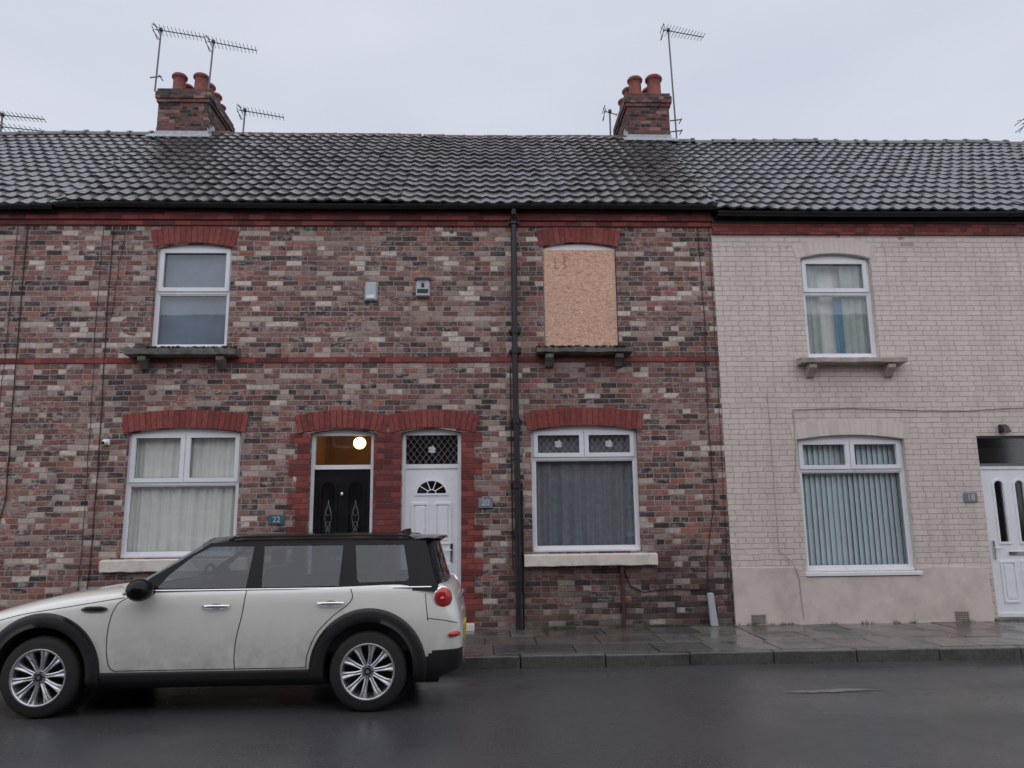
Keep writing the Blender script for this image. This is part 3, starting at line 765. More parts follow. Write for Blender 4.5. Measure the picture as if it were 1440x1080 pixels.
# ------------------------------------------------------------------ drainpipe
e=empty('drainpipe');b=B()
px=.45;yy=-.085
b.tube([(px,-.16,5.98),(px,-.15,5.9),(px,yy,5.80)],.04,m_iron,14)
b.tube([(px,yy,5.82),(px-.005,yy,3.8),(px+.01,yy,2.0),(px+.005,yy,PAV)],.040,m_iron,16)
for z,r in ((5.78,.056),(4.15,.054),(3.86,.052),(2.86,.054),(1.98,.058),(1.35,.052)):
    b.cyl((px,yy,z),(px,yy,z+.085),r,m_iron,16); b.box(px-.085,px+.085,yy+.02,.0,z+.02,z+.06,m_iron)
b.tube([(px+.07,-.05,1.95),(px+.075,-.05,PAV)],.016,m_iron,10);b.tube([(px-.07,-.03,3.7),(px-.062,-.03,.9)],.008,m_cable,8)
b.obj('pipe',e)
e=empty('waste_pipe');b=B();b.tube([(1.86,-.035,.92),(1.86,-.04,.14)],.027,pm('rusty_pipe',(.075,.03,.026),.6),12);b.box(1.82,1.9,-.03,0,.85,.88,m_iron);b.box(1.82,1.9,-.03,0,.35,.38,m_iron);b.obj('pipe',e)
e=empty('pipe_cover');b=B();b.hexa([(3.02,-.02,.13),(3.12,-.02,.13),(3.08,-.02,.56),(3.0,-.02,.56),(3.02,-.09,.13),(3.12,-.09,.13),(3.08,-.07,.56),(3.0,-.07,.56)],m_grey);b.obj('cover',e,.01)
e=empty('wall_cables');b=B()
def cab(pts,r=.006,m=m_cable,y=-.012):
    out=[]
    for (x0,z0),(x1,z1) in zip(pts[:-1],pts[1:]):
        n=max(2,int(abs(z1-z0)/.25)+1)
        for i in range(n):
            q=i/n; out.append((x0+(x1-x0)*q+random.uniform(-.006,.006),y,z0+(z1-z0)*q))
    out.append((pts[-1][0],y,pts[-1][1]));b.tube(out,r,m,6)
cab([(-6.49,5.9),(-6.46,4.3),(-6.42,3.0),(-6.38,1.9),(-6.55,1.0),(-6.6,.3)],.007)
cab([(-6.62,5.9),(-6.6,3.5),(-6.56,1.5),(-6.7,.3)],.004)
cab([(-5.28,5.85),(-5.27,4.5),(-5.22,2.9),(-5.2,1.4),(-5.22,.3)],.007)
cab([(-5.42,5.85),(-5.41,4.2),(-5.36,2.9),(-5.33,1.3),(-5.33,.4)],.004)
cab([(-5.10,5.75),(-5.16,5.2),(-5.20,4.4)],.004)
cab([(3.17,5.8),(3.19,4.4),(3.16,3.0),(3.18,1.8),(3.05,1.1),(3.02,.55)],.005)
cab([(3.33,5.8),(3.33,3.6),(3.32,2.0),(3.3,.4)],.004)
cab([(1.9,.85),(1.97,.66),(2.15,.58),(2.5,.62),(2.85,.60),(3.05,.62)],.007)
cab([(4.02,3.3),(4.03,2.6),(4.02,1.9),(4.03,1.1),(4.2,.95),(4.28,.72),(4.3,.2)],.006,m_cablec,-.034)
cab([(4.38,3.05),(5.2,3.07),(6.2,3.03),(6.9,3.02),(7.4,3.05),(8.2,3.07)],.006,m_cablec)
cab([(4.38,3.05),(4.38,2.5),(4.31,1.9)],.005,m_cablec)
b.obj('cables',e)
def alarm(x0,x1,z0,z1,m1,m2):
    e=empty('burglar_alarm_box');b=B()
    b.hexa([(x0,0,z0),(x1,0,z0),(x1,0,z1),(x0,0,z1),(x0+.015,-.07,z0+.01),(x1-.015,-.07,z0+.01),(x1-.03,-.045,z1-.01),(x0+.03,-.045,z1-.01)],m1)
    b.obj('case',e,.012,3);b=B()
    if m2 is not m1:
        b.box(x0+.03,x1-.03,-.0725,-.055,z0+.05,z0+.11,m2)
        b.box((x0+x1)/2-.02,(x0+x1)/2+.02,-.071,-.05,z0+.14,z0+.2,m2)
        b.box(x0-.004,x1+.004,-.05,-.0,z1-.06,z1-.01,m2)
    else: b.box(x0+.04,x1-.04,-.076,-.06,z0+.03,z0+.08,m_upvc)
    b.obj('cover_marks',e,.003)
    if m2 is not m1: text('lettering','ALARM',.045,((x0+x1)/2,-.068,z0+.235),m_blk,e)
alarm(-1.69,-1.50,4.64,4.93,m_grey,m_grey);alarm(-.965,-.75,4.70,5.0,m_grey,m_blk)
def plate(x0,x1,z0,z1,txt,m,mt,yo=0):
    e=empty('house_number_sign');b=B();b.box(x0,x1,-.02-yo,-.004-yo,z0,z1,m);b.obj('plaque',e,.004)
    text('number',txt,(z1-z0)*.85,((x0+x1)/2,-.023-yo,(z0+z1)/2),mt,e)
plate(-.075,.12,1.72,1.86,'20',m_plate,m_wtxt);plate(-2.90,-2.68,1.53,1.655,'22',m_teal,m_wtxt);plate(6.71,6.90,1.73,1.865,'18',m_plate,m_wtxt)
e=empty('security_camera');b=B();b.box(-5.16,-5.08,-.03,-.001,2.62,2.70,m_upvc);b.ell((-5.12,-.07,2.65),(.04,.05,.035),m_upvc);b.cyl((-5.12,-.1,2.645),(-5.12,-.125,2.64),.02,m_blk);b.obj('body',e)
e=empty('wall_lamp');b=B();b.box(7.33,7.43,-.03,-.001,2.70,2.80,m_blk);b.hexa([(7.32,-.03,2.72),(7.44,-.03,2.72),(7.44,-.03,2.82),(7.32,-.03,2.82),(7.33,-.14,2.70),(7.43,-.14,2.70),(7.42,-.1,2.78),(7.34,-.1,2.78)],m_blk);b.box(7.345,7.415,-.125,-.05,2.695,2.705,m_wtxt);b.obj('body',e,.006)
e=empty('vent_cover');b=B()
for i in range(2): b.cyl((-2.75+i*2.3,-.01,5.7),(-2.75+i*2.3,.0,5.7),.03,m_blk)
b.obj('vent',e)

# ------------------------------------------------------------------ ground
b=B();b.add([(-400,-400,-.02),(400,-400,-.02),(400,400,-.02),(-400,400,-.02)],[(0,1,2,3)],m_soil);b.obj('ground',recalc=False)
b=B();b.add([(-80,-11.4,0),(80,-11.4,0),(80,-2.0,0),(-80,-2.0,0)],[(0,1,2,3)],m_road);b.obj('road',recalc=False)
pv=empty('pavement');b=B();b.add([(-60,-1.95,PAV-.014),(60,-1.95,PAV-.014),(60,.0,PAV-.014),(-60,.0,PAV-.014)],[(0,1,2,3)],m_joint);b.obj('joint_bed',pv,recalc=False)
b=B();rows=[(-1.915,-1.32),(-1.32,-.66),(-.66,-.012)]
for ri,(y0,y1) in enumerate(rows):
    x=-16+random.random()
    while x<17:
        w=random.choice((.6,.75,.9,.9,.6,.45));g_=random.uniform(.004,.009);j=[PAV+random.uniform(-.006,.004) for _ in range(4)]
        X0,X1,Y0,Y1=x+g_,x+w-g_,y0+g_,y1-g_
        b.hexa([(X0,Y0,j[0]),(X1,Y0,j[1]),(X1,Y1,j[2]),(X0,Y1,j[3]),(X0,Y0,0.02),(X1,Y0,.02),(X1,Y1,.02),(X0,Y1,.02)],random.choice(m_slab));x+=w
b.obj('slabs',pv,.004,1)
b=B();x=-16
while x<17:
    w=.91;j=random.uniform(-.006,.006);k=random.uniform(-.004,.004);b.box(x+.004,x+w-.004,-2.06+k,-1.93,-.05,PAV+j-.004,m_kerb);x+=w
b.obj('kerb',pv,.018,3)
b=B();b.box(-60,60,-13.3,-11.4,-.01,.12,m_slab[1]);b.obj('pavement')
t=NT('puddle');m_pud=t.fin(t.mix(t.noise(3,3),(.10,.10,.105),(.14,.14,.145)),.08)
b=B();n=72;P=[(3.12+(.40+.03*math.sin(a*2+1)+.04*math.sin(a*7+1)+.03*math.sin(a*13))*math.cos(a),-3.40+(.055+.008*math.sin(a*5+2)+.008*math.sin(a*11))*math.sin(a)+.02*math.sin(3*math.cos(a)),.005) for a in [2*math.pi*i/n for i in range(n)]]
b.add(P,[list(range(n))],m_pud);b.obj('puddle',dirn=(0,0,1))
e=empty('weeds');b=B();m_weed=pm('weed_green',(.06,.10,.025),.8,var=.4)
rn=random.Random(11)
def tuft(x,y,z,n,h):
    for _ in range(n):
        a=rn.uniform(0,6.28);l=h*rn.uniform(.4,1);dx=math.cos(a);dy=math.sin(a);w=.004
        ox=x+rn.uniform(-.05,.05);oy=y+rn.uniform(-.012,.012)
        b.add([(ox-w,oy,z),(ox+w,oy,z),(ox+dx*l*.5,oy+dy*l*.5,z+l)],[(0,1,2)],m_weed)
for _ in range(70): tuft(rn.uniform(-8,9),-.04,PAV-.01,rn.randint(4,18),.07)
for _ in range(70): tuft(rn.uniform(-8,9),-1.925,PAV-.015,rn.randint(3,9),.03)
for _ in range(50): tuft(rn.uniform(-8,9),-2.075,0,rn.randint(3,9),.035)
b.obj('tufts',e)
e=empty('fallen_leaves');b=B();m_leaf=pm('dead_leaf',(.16,.10,.05),.8,var=.5,scale=30)
for _ in range(170):
    x=rn.uniform(-5,8);y=rn.choice((rn.uniform(-2.25,-2.08),rn.uniform(-1.9,-.05),rn.uniform(-6,-2.2)));z=.006 if y<-2.06 else PAV+.008
    r=rn.uniform(.006,.017);a=rn.uniform(0,6);b.add([(x+r*math.cos(a),y+r*math.sin(a),z),(x+r*.6*math.cos(a+1.6),y+r*.6*math.sin(a+1.6),z+.004),(x-r*math.cos(a),y-r*math.sin(a),z),(x+r*.6*math.cos(a-1.6),y+r*.6*math.sin(a-1.6),z+.002)],[(0,1,2,3)],m_leaf)
b.obj('leaves',e)

# ------------------------------------------------------------------ CAR
t=NT('cream_car_paint');n=t.noise(2.5,3,rough=.7);zz=t.sep(t.obj)
c=t.mix(t.mr(n,.3,.7),(.81,.80,.74),(.84,.83,.77))
dz=t.m('MULTIPLY',t.mr(zz[2],.80,.33,0,.62),t.mr(t.noise(6,4,rough=.7),.35,.65,.3,1.)); c=t.mix(dz,c,(.27,.25,.215))
t.p.inputs['Coat Weight'].default_value=.9;t.p.inputs['Coat Roughness'].default_value=.05
m_paint=t.fin(c,.35)
m_cblk=pm('gloss_black_roof',(.006,.006,.008),.16,var=.2,spec=.22)
m_clad=pm('black_cladding',(.018,.018,.020),.55,var=.25,scale=20,bump=.1)
t=NT('tyre_rubber');m_tyre=t.fin(t.mix(t.noise(9,4),(.012,.012,.013),(.03,.028,.027)),.75)
m_alloy=pm('alloy_wheel',(.58,.59,.61),.28,metal=.8,var=.08,scale=12,dirt=.2,dirtcol=(.12,.11,.1))
t=NT('tail_lens');m_lens=t.fin((.50,.012,.014),.12);t.p.inputs['Coat Weight'].default_value=1
t=NT('headlamp_lens');m_hl=t.fin((.6,.62,.65),.08,Metallic=.3)
car=empty('parked_car');CY=-2.97;CC=(-1.9,CY,.75)
ST=[(-4.42,[(.50,.30),(.52,.36),(.55,.45),(.55,.52),(.52,.57),(.48,.61),(.30,.63),(0,.64)]),
(-4.38,[(.62,.24),(.68,.32),(.72,.45),(.72,.56),(.70,.63),(.62,.68),(.40,.71),(0,.72)]),
(-4.25,[(.72,.22),(.80,.30),(.82,.46),(.82,.60),(.79,.70),(.71,.77),(.50,.80),(0,.82)]),
(-4.05,[(.74,.20),(.84,.29),(.865,.46),(.865,.63),(.845,.75),(.775,.82),(.55,.86),(0,.88)]),
(-3.64,[(.74,.20),(.86,.29),(.885,.48),(.892,.66),(.877,.82),(.81,.905),(.60,.945),(0,.965)]),
(-3.15,[(.74,.20),(.86,.29),(.88,.48),(.885,.69),(.878,.85),(.83,.96),(.60,1.005),(0,1.025)]),
(-2.85,[(.74,.20),(.86,.29),(.878,.48),(.882,.70),(.876,.87),(.838,.985),(.60,1.02),(0,1.04)]),
(-2.3,[(.74,.20),(.86,.29),(.875,.48),(.88,.70),(.876,.87),(.842,.99),(.60,1.0),(0,1.0)]),
(-1.5,[(.74,.20),(.86,.29),(.875,.48),(.88,.70),(.878,.87),(.842,.995),(.60,1.0),(0,1.0)]),
(-.97,[(.74,.20),(.86,.29),(.887,.48),(.893,.70),(.88,.88),(.836,1.01),(.60,1.02),(0,1.02)]),
(-.62,[(.74,.21),(.85,.30),(.882,.48),(.885,.70),(.866,.89),(.815,1.02),(.60,1.03),(0,1.03)]),
(-.40,[(.72,.24),(.82,.33),(.855,.48),(.856,.70),(.83,.89),(.775,1.01),(.55,1.02),(0,1.02)]),
(-.28,[(.66,.27),(.76,.36),(.81,.48),(.81,.70),(.77,.84),(.71,.93),(.45,.96),(0,.97)]),
(-.215,[(.60,.30),(.70,.38),(.755,.48),(.755,.66),(.70,.73),(.62,.77),(.40,.80),(0,.81)]),
(-.19,[(.50,.33),(.60,.40),(.66,.48),(.66,.60),(.60,.65),(.50,.67),(.30,.68),(0,.68)])]
sx=np.array([s[0] for s in ST]);K=np.array([s[1] for s in ST])
def herm(xs,ys,x):
    xs=np.asarray(xs,float);ys=np.asarray(ys,float);d=np.diff(ys,axis=0)/np.diff(xs)[(...,)+(None,)*(ys.ndim-1)]
    m=np.zeros_like(ys);m[0]=d[0];m[-1]=d[-1]
    a=d[:-1];b_=d[1:];m[1:-1]=np.where(a*b_>0,2*a*b_/(a+b_+1e-12*np.sign(a+b_+1e-20)),0)
    i=int(min(max(np.searchsorted(xs,x)-1,0),len(xs)-2));h=xs[i+1]-xs[i];q=(x-xs[i])/h
    return (2*q**3-3*q*q+1)*ys[i]+(q**3-2*q*q+q)*h*m[i]+(-2*q**3+3*q*q)*ys[i+1]+(q**3-q*q)*h*m[i+1]
tt=np.linspace(0,7,57)
def section(X):
    k=herm(sx,K,X);return np.array([herm(np.arange(8),k,q) for q in tt])
XS=np.concatenate([np.linspace(-4.42,-4.3,8)[:-1],np.linspace(-4.3,-.35,132)[:-1],np.linspace(-.35,-.19,14)])
SEC=[section(x) for x in XS]
def side_y(X,z,sgn=-1):
    i=int(min(max(np.searchsorted(XS,X)-1,0),len(XS)-2));q=min(max((X-XS[i])/(XS[i+1]-XS[i]),0),1)
    s=SEC[i]*(1-q)+SEC[i+1]*q; s=s[:42]
    return CY+sgn*float(np.interp(z,s[:,1],s[:,0]))
WX=(-3.64,-.97);WZ=.322;AZ=.345
def inarch(x,z,r=.405): return any((x-w)**2+(z-AZ)**2<r*r for w in WX)
b=B()
def bodypts(sg): return [[(XS[i],CY+sg*SEC[i][j][0],SEC[i][j][1]) for j in range(57)] for i in range(len(XS))]
for sg in (-1,1):
    for band in (0,1):
        def keep(q,band=band):
            cx=sum(p[0] for p in q)/4;cy=abs(sum(p[1] for p in q)/4-CY);cz=sum(p[2] for p in q)/4
            if inarch(cx,cz) and cy>.5: return False
            if -2.92<cx<-.44 and cy<.80 and cz>.95: return False
            thr=.345
            if cx>-.62: thr=.345+min(1,(cx+.62)/.2)*.14
            if cx<-4.0: thr=.36
            return (cz<thr)==(band==1)
        b.grid(bodypts(sg),m_clad if band else m_paint,True,keep)
for i in (0,-1):
    pts=[(XS[i],CY-SEC[i][j][0],SEC[i][j][1]) for j in range(57)]+[(XS[i],CY+SEC[i][j][0],SEC[i][j][1]) for j in range(55,-1,-1)]
    b.add(pts,[list(range(len(pts)))],m_paint)
b.obj('body_shell',car,orient=CC)
b=B()
for wx in WX:
    for sg in (-1,1):
        P=[]
        for i in range(61):
            a=rad(-18)+rad(216)*i/60;row=[]
            for (r,off) in ((.372,-.10),(.372,.004),(.378,.016),(.42,.024),(.455,.022),(.480,.018),(.487,-.002)):
                x=wx+r*math.cos(a);z=max(AZ+r*math.sin(a),.21)
                row.append((x,side_y(x,z,sg)+sg*off,z))
            P.append(row)
        b.grid(P,m_clad)
for sg in (-1,1):
    P=[[(x,side_y(x,z,sg)+sg*o,z) for z,o in ((.22,.0),(.24,.012),(.33,.014),(.35,.0))] for x in np.linspace(-3.2,-1.41,40)]
    b.grid(P,m_clad)
b.obj('cladding',car,orient=(-1.9,CY,.5))
b=B()
for wx in WX:
    for sg in (-1,1):
        P=[[(wx+.39*math.cos(a),CY+sg*yy_,AZ+.39*math.sin(a)) for yy_ in (.58,.84)] for a in [rad(-20)+rad(220)*i/30 for i in range(31)]]
        b.grid(P,m_int)
        b.add([(wx,CY+sg*.585,WZ)]+[(wx+.39*math.cos(a),CY+sg*.585,AZ+.39*math.sin(a)) for a in [2*math.pi*i/30 for i in range(30)]],[(0,i+1,(i+1)%30+1) for i in range(30)],m_int)
b.box(-4.2,-.4,CY-.57,CY+.57,.17,.42,m_int)
b.obj('wheel_wells_and_floor',car,recalc=False)
b=B()
def seam(pts,w=.0035,m=m_blk,off=.0015):
    pp=[]
    for (x0,z0),(x1,z1) in zip(pts[:-1],pts[1:]):
        n=max(1,int(math.hypot(x1-x0,z1-z0)/.02))
        pp+=[(x0+(x1-x0)*i/n,z0+(z1-z0)*i/n) for i in range(n)]
    pp.append(pts[-1])
    for sg in (-1,1):
        P=[]
        for i,(x,z) in enumerate(pp):
            a=pp[max(0,i-1)];c_=pp[min(len(pp)-1,i+1)];dx,dz=c_[0]-a[0],c_[1]-a[1];l=math.hypot(dx,dz) or 1;nx,nz=-dz/l,dx/l
            P.append([(x+nx*q,side_y(x+nx*q,z+nz*q,sg)+sg*off,z+nz*q) for q in (-w,w)])
        b.grid(P,m)
def sp(pts,n=10):
    out=[]
    P=[pts[0]]+list(pts)+[pts[-1]]
    for i in range(1,len(P)-2):
        for k in range(n):
            t_=k/n;q=[.5*((2*P[i][d])+(-P[i-1][d]+P[i+1][d])*t_+(2*P[i-1][d]-5*P[i][d]+4*P[i+1][d]-P[i+2][d])*t_**2+(-P[i-1][d]+3*P[i][d]-3*P[i+1][d]+P[i+2][d])*t_**3) for d in (0,1)]
            out.append(tuple(q))
    return out+[pts[-1]]
seam(sp([(-2.95,.955),(-3.05,.89),(-3.10,.75),(-3.11,.55),(-3.08,.40),(-3.02,.355)]))
seam(sp([(-2.0,.985),(-2.02,.8),(-2.06,.6),(-2.07,.45),(-2.06,.355)]))
seam(sp([(-1.13,.99),(-1.11,.92),(-1.15,.86),(-1.28,.76),(-1.40,.63),(-1.47,.47),(-1.48,.355)]))
seam([(-3.02,.362),(-1.49,.362)],.003)
seam(sp([(-4.28,.705),(-4.05,.765),(-3.8,.825),(-3.4,.885),(-3.0,.945)]),.003)
seam(sp([(-.50,.94),(-.485,.80),(-.475,.72)]),.003)
seam(sp([(-.48,.74),(-.35,.72),(-.23,.69)]),.003)
b.obj('panel_gaps',car,orient=CC)
hw=lambda z:.842-.345*(z-.985)
ymn=lambda sg:(lambda x,z,off:CY+sg*(hw(z)-off))
XF=lambda z:-3.02+(z-.985)*(.66/.39)
XR=lambda z:-.40-(z-.985)*(.11/.39)
wins=[[(-2.76,1.012),(-2.015,1.006),(-1.99,1.348),(-2.36,1.348),(-2.50,1.275),(-2.68,1.12)],
[(-1.885,1.008),(-1.235,1.012),(-1.225,1.348),(-1.905,1.348)],
[(-1.085,1.06),(-1.06,1.035),(-.66,1.045),(-.645,1.07),(-.70,1.345),(-1.12,1.348)]]
b=B();g=B()
for sg in (-1,1):
    outer=[(-3.03,.965),(XF(1.2),1.2),(XF(1.375),1.378),(XR(1.375),1.378),(XR(1.2),1.2),(XR(.965),.965)]
    b.plate(outer,wins,0,.035,m_cblk,ymap=ymn(sg))
    for wv in wins:
        vs=[(x,CY+sg*(hw(z)-.004),z) for x,z in wv];g.add(vs,[list(range(len(vs)))],m_cglass)
    P=[[(x,CY+sg*(hw(z)+o),z) for z,o in ((.985,-.002),(.986,.010),(1.0,.010),(1.001,-.002))] for x in np.linspace(-2.92,-.45,30)]
    b.grid(P,m_chrome)
vv=[-1+2*i/20 for i in range(21)];zl=[.975+(1.378-.975)*i/10 for i in range(11)]
fx=lambda v,z:XF(z)-.17*(1-abs(v)**2.2)
rx=lambda v,z:XR(z)+.07*(1-abs(v)**3)
P=[[(fx(v,z),CY+v*hw(z),z+.035*(1-v*v)*((z-.975)/.403)) for z in zl] for v in vv]
g.grid(P,m_cglass)
P=[[(fx(v,z)-.004,CY+v*hw(z),z+.035*(1-v*v)*((z-.975)/.403)+.003) for z in (1.34,1.36,1.378)] for v in vv];b.grid(P,m_cblk)
P=[[(rx(v,z),CY+v*hw(z),z+.02*(1-v*v)*((z-.975)/.403)) for z in zl] for v in vv]
def kr(q):
    cy=sum(p[1] for p in q)/4-CY;cz=sum(p[2] for p in q)/4
    return not (abs(cy)<.66 and 1.05<cz<1.35 and abs(cy)>.02)
b.grid(P,m_cblk,True,kr)
g.grid([[(x-.004,y,z) for x,y,z in r] for r in P],m_cglass,True,lambda q:not kr(q))
us=[.5-.5*math.cos(math.pi*i/24) for i in range(25)];vv2=[-math.cos(math.pi*i/24) for i in range(25)]
def roofp(u,v):
    x0=fx(v,1.378);x1=rx(v,1.378)+.03;x=x0+(x1-x0)*u
    base=1.378+(.035*(1-v*v)*(1-u)+.02*(1-v*v)*u)
    return (x,CY+v*.708,base+.036*(1-abs(v)**3.5)*(1-abs(2*u-1)**3)+.010*(1-abs(2*u-1)**6)*(1-abs(v)**8))
b.grid([[roofp(u,v) for v in vv2] for u in us],m_cblk)
for sg in (-1,1):
    P=[(x,CY+sg*.60,1.405+.018*(1-abs(2*(x+1.45)/1.75)**4)+.006) for x in np.linspace(-2.2,-.68,16)]
    b.tube([(P[0][0]-.05,P[0][1],1.395)]+P+[(P[-1][0]+.05,P[-1][1],1.39)],.011,m_cblk,8)
P=[]
for v in [-1+2*i/16 for i in range(17)]:
    y=CY+v*.64;e_=.02*(1-v*v)
    P.append([(-.62,y,1.392+e_),(-.50,y,1.402+e_),(-.385+e_,y,1.392+e_),(-.38+e_,y,1.375+e_),(-.50,y,1.365+e_)])
b.grid(P,m_cblk,True);b.add(P[0],[range(5)],m_cblk);b.add(P[-1],[range(5)],m_cblk)
b.hexa([(-.86,CY-.02,1.425),(-.86,CY+.02,1.425),(-.70,CY+.02,1.42),(-.70,CY-.02,1.42),(-.76,CY-.004,1.475),(-.76,CY+.004,1.475),(-.71,CY+.004,1.48),(-.71,CY-.004,1.48)],m_cblk)
b.obj('roof_and_pillars',car,orient=(-1.5,CY,1.0));g.obj('glass',car,orient=(-1.5,CY,1.0))
b=B()
x0,x1=-2.95,-.45;y0,y1=CY-.79,CY+.79
b.add([(x0,y0,.45),(x1,y0,.45),(x1,y1,.45),(x0,y1,.45),(x0,y0,.985),(x1,y0,.985),(x1,y1,.985),(x0,y1,.985)],[(0,1,2,3),(0,1,5,4),(3,2,6,7),(0,3,7,4),(1,2,6,5)],m_int)
b.box(-2.95,-2.62,y0,y1,.9,1.02,m_int)
for sx_ in (-2.05,-1.12):
    for sy in (-.38,.38):
        b.hexa([(sx_,CY+sy-.24,.6),(sx_,CY+sy+.24,.6),(sx_+.14,CY+sy+.24,.6),(sx_+.14,CY+sy-.24,.6),(sx_+.12,CY+sy-.2,1.15),(sx_+.12,CY+sy+.2,1.15),(sx_+.22,CY+sy+.2,1.15),(sx_+.22,CY+sy-.2,1.15)],m_int)
        b.box(sx_+.14,sx_+.22,CY+sy-.13,CY+sy+.13,1.17,1.31,m_int);b.box(sx_-.45,sx_+.1,CY+sy-.24,CY+sy+.24,.55,.70,m_int)
b.obj('interior',car,.03,3)
b=B()
b.tube([(-2.48,CY-.38+.18*math.cos(a),1.0+.18*math.sin(a)) for a in [2*math.pi*i/20 for i in range(21)]],.014,m_int,8);b.obj('steering_wheel',car)
b=B()
for sg in (-1,1):
    b.ell((-2.83,CY+sg*.985,1.012),(.105,.12,.092),m_cblk,20,14)
    b.hexa([(-2.86,CY+sg*.82,.965),(-2.76,CY+sg*.82,.965),(-2.76,CY+sg*.9,.985),(-2.86,CY+sg*.9,.985),(-2.86,CY+sg*.82,1.0),(-2.76,CY+sg*.82,1.0),(-2.76,CY+sg*.92,1.01),(-2.86,CY+sg*.92,1.01)],m_cblk)
b.obj('wing_mirrors',car)
b=B()
for sg in (-1,1):
    for hx,hz in ((-2.24,.865),(-1.29,.875)):
        P=[]
        for i in range(13):
            q=-1+2*i/12;x=hx+q*.115;o=.030*(1-abs(q)**4)+.004;h_=.015*(1-.3*q*q)
            yb_=side_y(x,hz,sg)
            P.append([(x,yb_+sg*(o+.008*math.cos(a)),hz+h_*math.sin(a)) for a in [2*math.pi*k/10 for k in range(11)]])
        b.grid(P,m_chrome)
        b.ell((hx,side_y(hx,hz-.008,sg)-sg*.006,hz-.005),(.07,.010,.028),m_blk,14,8)
    P=[[(x,side_y(x,z,sg)+sg*.010,z) for z in np.linspace(.855-.024*s_,.855+.024*s_,4)] for x,s_ in zip(np.linspace(-3.34,-3.12,10),[.2,.7,.95,1,1,1,1,.9,.7,.2])];b.grid(P,m_chrome)
    P=[[(x,side_y(x,z,sg)+sg*.013,z) for z in np.linspace(.855-.015*s_,.855+.015*s_,4)] for x,s_ in zip(np.linspace(-3.32,-3.14,10),[.2,.7,.95,1,1,1,1,.9,.7,.2])];b.grid(P,m_blk)
b.obj('door_handles',car,orient=CC)
b=B()
for sg in (-1,1):
    R_=Matrix.Rotation(rad(28)*(1 if sg<0 else -1),3,'Z')@Matrix.Rotation(rad(-10),3,'Y')
    b.ell((-.352,CY+sg*.808,.905),(.088,.026,.096),m_chrome,24,12,R_)
    b.ell((-.350,CY+sg*.812,.905),(.078,.034,.086),m_lens,24,12,R_)
    b.ell((-.348,CY+sg*.838,.905),(.036,.010,.018),m_wtxt,12,8,R_)
    b.ell((-.255,CY+sg*.795,.60),(.07,.018,.024),m_lens,16,8,Matrix.Rotation(rad(42)*(1 if sg<0 else -1),3,'Z'))
    Rh=Matrix.Rotation(rad(-30)*(1 if sg<0 else -1),3,'Z')
    b.ell((-4.235,CY+sg*.65,.665),(.075,.13,.11),m_chrome,20,12,Rh);b.ell((-4.25,CY+sg*.65,.665),(.075,.118,.10),m_hl,20,12,Rh)
    b.ell((-4.36,CY+sg*.58,.40),(.04,.06,.05),m_hl,16,8)
b.obj('lamps',car)
b=B()
P=[[(-4.432+.03*abs(v)**2,CY+v*.42,z) for z in (.40,.48,.55,.60)] for v in [-1+2*i/12 for i in range(13)]];b.grid(P,m_blk)
for z in (.42,.47,.53,.59): b.tube([(-4.438+.03*abs(v)**2,CY+v*.42,z) for v in [-1+2*i/12 for i in range(13)]],.008,m_chrome,6)
b.box(-.20,-.178,CY-.26,CY+.26,.50,.61,pm('licence_plate_yellow',(.6,.45,.05),.4))
b.tube([(-.215,CY-.45,.86),(-.20,CY,.88),(-.215,CY+.45,.86)],.012,m_chrome,8)
b.cyl((-.26,CY,.27),(-.19,CY,.27),.035,m_chrome,14)
b.obj('grille_and_trim',car)
b=B();b.box(-.262,-.250,CY-.60,CY-.48,.80,.825,m_chrome);b.obj('rear_badge',car)
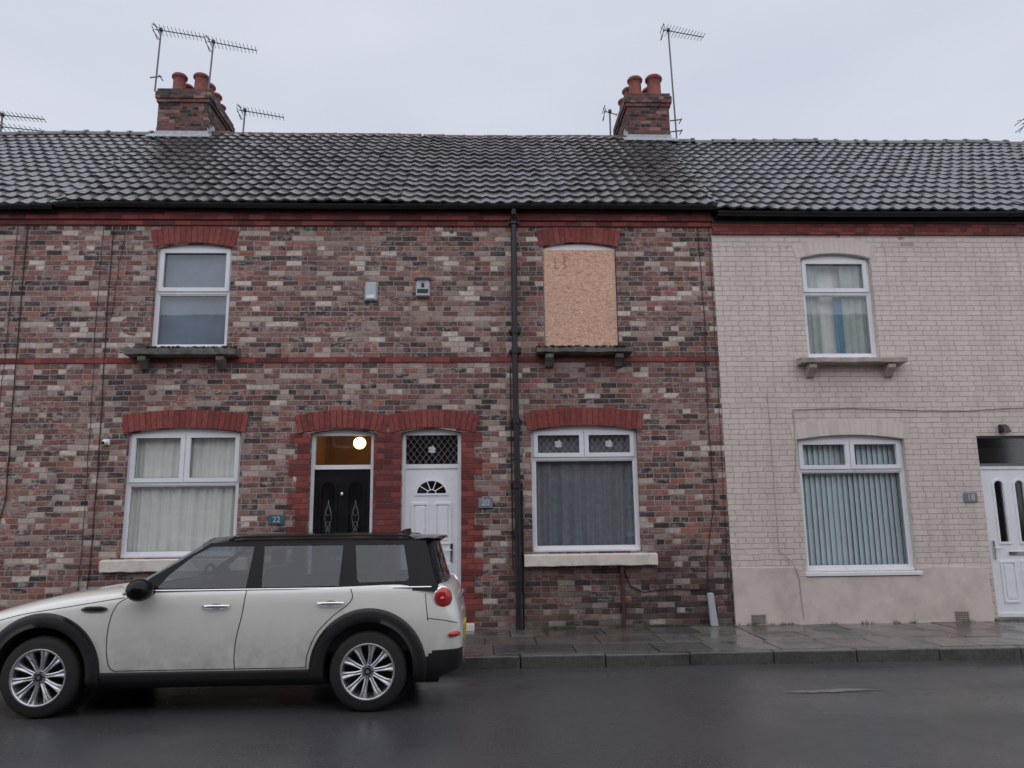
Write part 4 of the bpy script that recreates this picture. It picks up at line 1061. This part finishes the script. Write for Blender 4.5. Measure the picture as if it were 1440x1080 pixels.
def wheel(x,sg):
    w=empty('wheel',car);b=B();yo=CY+sg*.880;prof=[(.215,0),(.228,.006),(.235,.004),(.262,.0),(.297,-.006),(.314,-.022),(.322,-.045),(.322,-.155),(.312,-.185),(.27,-.2),(.2,-.2)]
    P=[[(x+r*math.cos(a),yo+sg*o,WZ+r*math.sin(a)) for r,o in prof] for a in [2*math.pi*i/56 for i in range(57)]];b.grid(P,m_tyre)
    for k in range(4):
        rr=.323;o=-.055-k*.028
        b.grid([[(x+rr*math.cos(a),yo+sg*q,WZ+rr*math.sin(a)) for q in (o,o-.006)] for a in [2*math.pi*i/56 for i in range(57)]],m_blk)
    b.obj('tyre',w,recalc=False);b=B()
    prof=[(.228,.003),(.223,.009),(.212,.004),(.206,-.02),(.195,-.11),(.18,-.17)]
    P=[[(x+r*math.cos(a),yo+sg*o,WZ+r*math.sin(a)) for r,o in prof] for a in [2*math.pi*i/56 for i in range(57)]];b.grid(P,m_alloy)
    for k in range(10):
        a=2*math.pi*k/10+.15
        ca,sa=math.cos(a),math.sin(a)
        def pt(r,wd,o): return (x+r*ca-wd*sa,yo+sg*o,WZ+r*sa+wd*ca)
        rs=[(.05,.017,-.022),(.10,.016,-.016),(.16,.022,-.008),(.212,.036,-.002)]
        P=[[pt(r,-wd,o-.03),pt(r,-wd,o-.004),pt(r,-wd*.6,o),pt(r,0,o-.009),pt(r,wd*.6,o),pt(r,wd,o-.004),pt(r,wd,o-.03)] for r,wd,o in rs];b.grid(P,m_alloy,False)
    b.cyl((x,yo-sg*.05,WZ),(x,yo-sg*.014,WZ),.062,m_alloy,24,.05);b.cyl((x,yo-sg*.014,WZ),(x,yo-sg*.008,WZ),.030,m_blk,20);b.cyl((x,yo-sg*.009,WZ),(x,yo-sg*.006,WZ),.016,m_chrome,16)
    for k in range(5):
        a=2*math.pi*k/5;b.cyl((x+.042*math.cos(a),yo-sg*.02,WZ+.042*math.sin(a)),(x+.042*math.cos(a),yo-sg*.012,WZ+.042*math.sin(a)),.007,m_blk,8)
    b.obj('alloy_rim',w,dirn=(0,sg,0));b=B()
    b.cyl((x,yo-sg*.10,WZ),(x,yo-sg*.12,WZ),.13,m_clad,32);b.cyl((x,yo-sg*.15,WZ),(x,yo-sg*.19,WZ),.2,m_int,32)
    b.obj('brake_disc',w)
for wx in WX:
    for sg in (-1,1): wheel(wx,sg)

# ------------------------------------------------------------------ world, sun, camera
wd=bpy.data.worlds.new('World');scn.world=wd;wd.use_nodes=True;nt=wd.node_tree;nn=nt.nodes;bg=nn['Background']
sky=nn.new('ShaderNodeTexSky');sky.sky_type='NISHITA';sky.sun_disc=False;sky.sun_elevation=rad(50);sky.sun_rotation=rad(180);sky.air_density=1.;sky.dust_density=3
hs=nn.new('ShaderNodeHueSaturation');hs.inputs['Saturation'].default_value=.3;nt.links.new(sky.outputs[0],hs.inputs['Color'])
tc=nn.new('ShaderNodeTexCoord');mp=nn.new('ShaderNodeMapping');mp.inputs['Scale'].default_value=(1,1,3.2);nt.links.new(tc.outputs['Generated'],mp.inputs[0])
no=nn.new('ShaderNodeTexNoise');no.inputs['Scale'].default_value=1.6;no.inputs['Detail'].default_value=4;no.inputs['Roughness'].default_value=.5;nt.links.new(mp.outputs[0],no.inputs['Vector'])
cr=nn.new('ShaderNodeValToRGB');cr.color_ramp.elements[0].position=.3;cr.color_ramp.elements[0].color=(.63,.67,.79,1);cr.color_ramp.elements[1].position=.7;cr.color_ramp.elements[1].color=(.76,.79,.90,1);nt.links.new(no.outputs['Fac'],cr.inputs[0])
sc=nn.new('ShaderNodeVectorMath');sc.operation='SCALE';sc.inputs['Scale'].default_value=10.;nt.links.new(cr.outputs[0],sc.inputs[0])
mx=nn.new('ShaderNodeMix');mx.data_type='RGBA';mx.inputs[0].default_value=.90;nt.links.new(hs.outputs[0],mx.inputs[6]);nt.links.new(sc.outputs[0],mx.inputs[7])
nt.links.new(mx.outputs[2],bg.inputs[0]);bg.inputs[1].default_value=.1
sl=bpy.data.lights.new('sun','SUN');sl.energy=1.5;sl.angle=rad(140);sl.color=(.98,.985,1);so=bpy.data.objects.new('sun',sl);bpy.context.collection.objects.link(so);so.rotation_euler=(rad(40),0,rad(-8));so.location=(0,-20,20)
cam=bpy.data.cameras.new('camera');co=bpy.data.objects.new('camera',cam);bpy.context.collection.objects.link(co)
co.location=(0,-10.5,1.53)
R=(Matrix.Rotation(rad(-2.2),3,'Z')@Matrix.Rotation(rad(100.3),3,'X')@Matrix.Rotation(rad(-.65),3,'Z'))
co.rotation_euler=R.to_euler();cam.sensor_width=36;cam.lens=1067/1440*36;cam.clip_end=1500;cam.clip_start=.05
scn.camera=co
scn.view_settings.view_transform='Standard';scn.view_settings.look='None';scn.view_settings.exposure=0
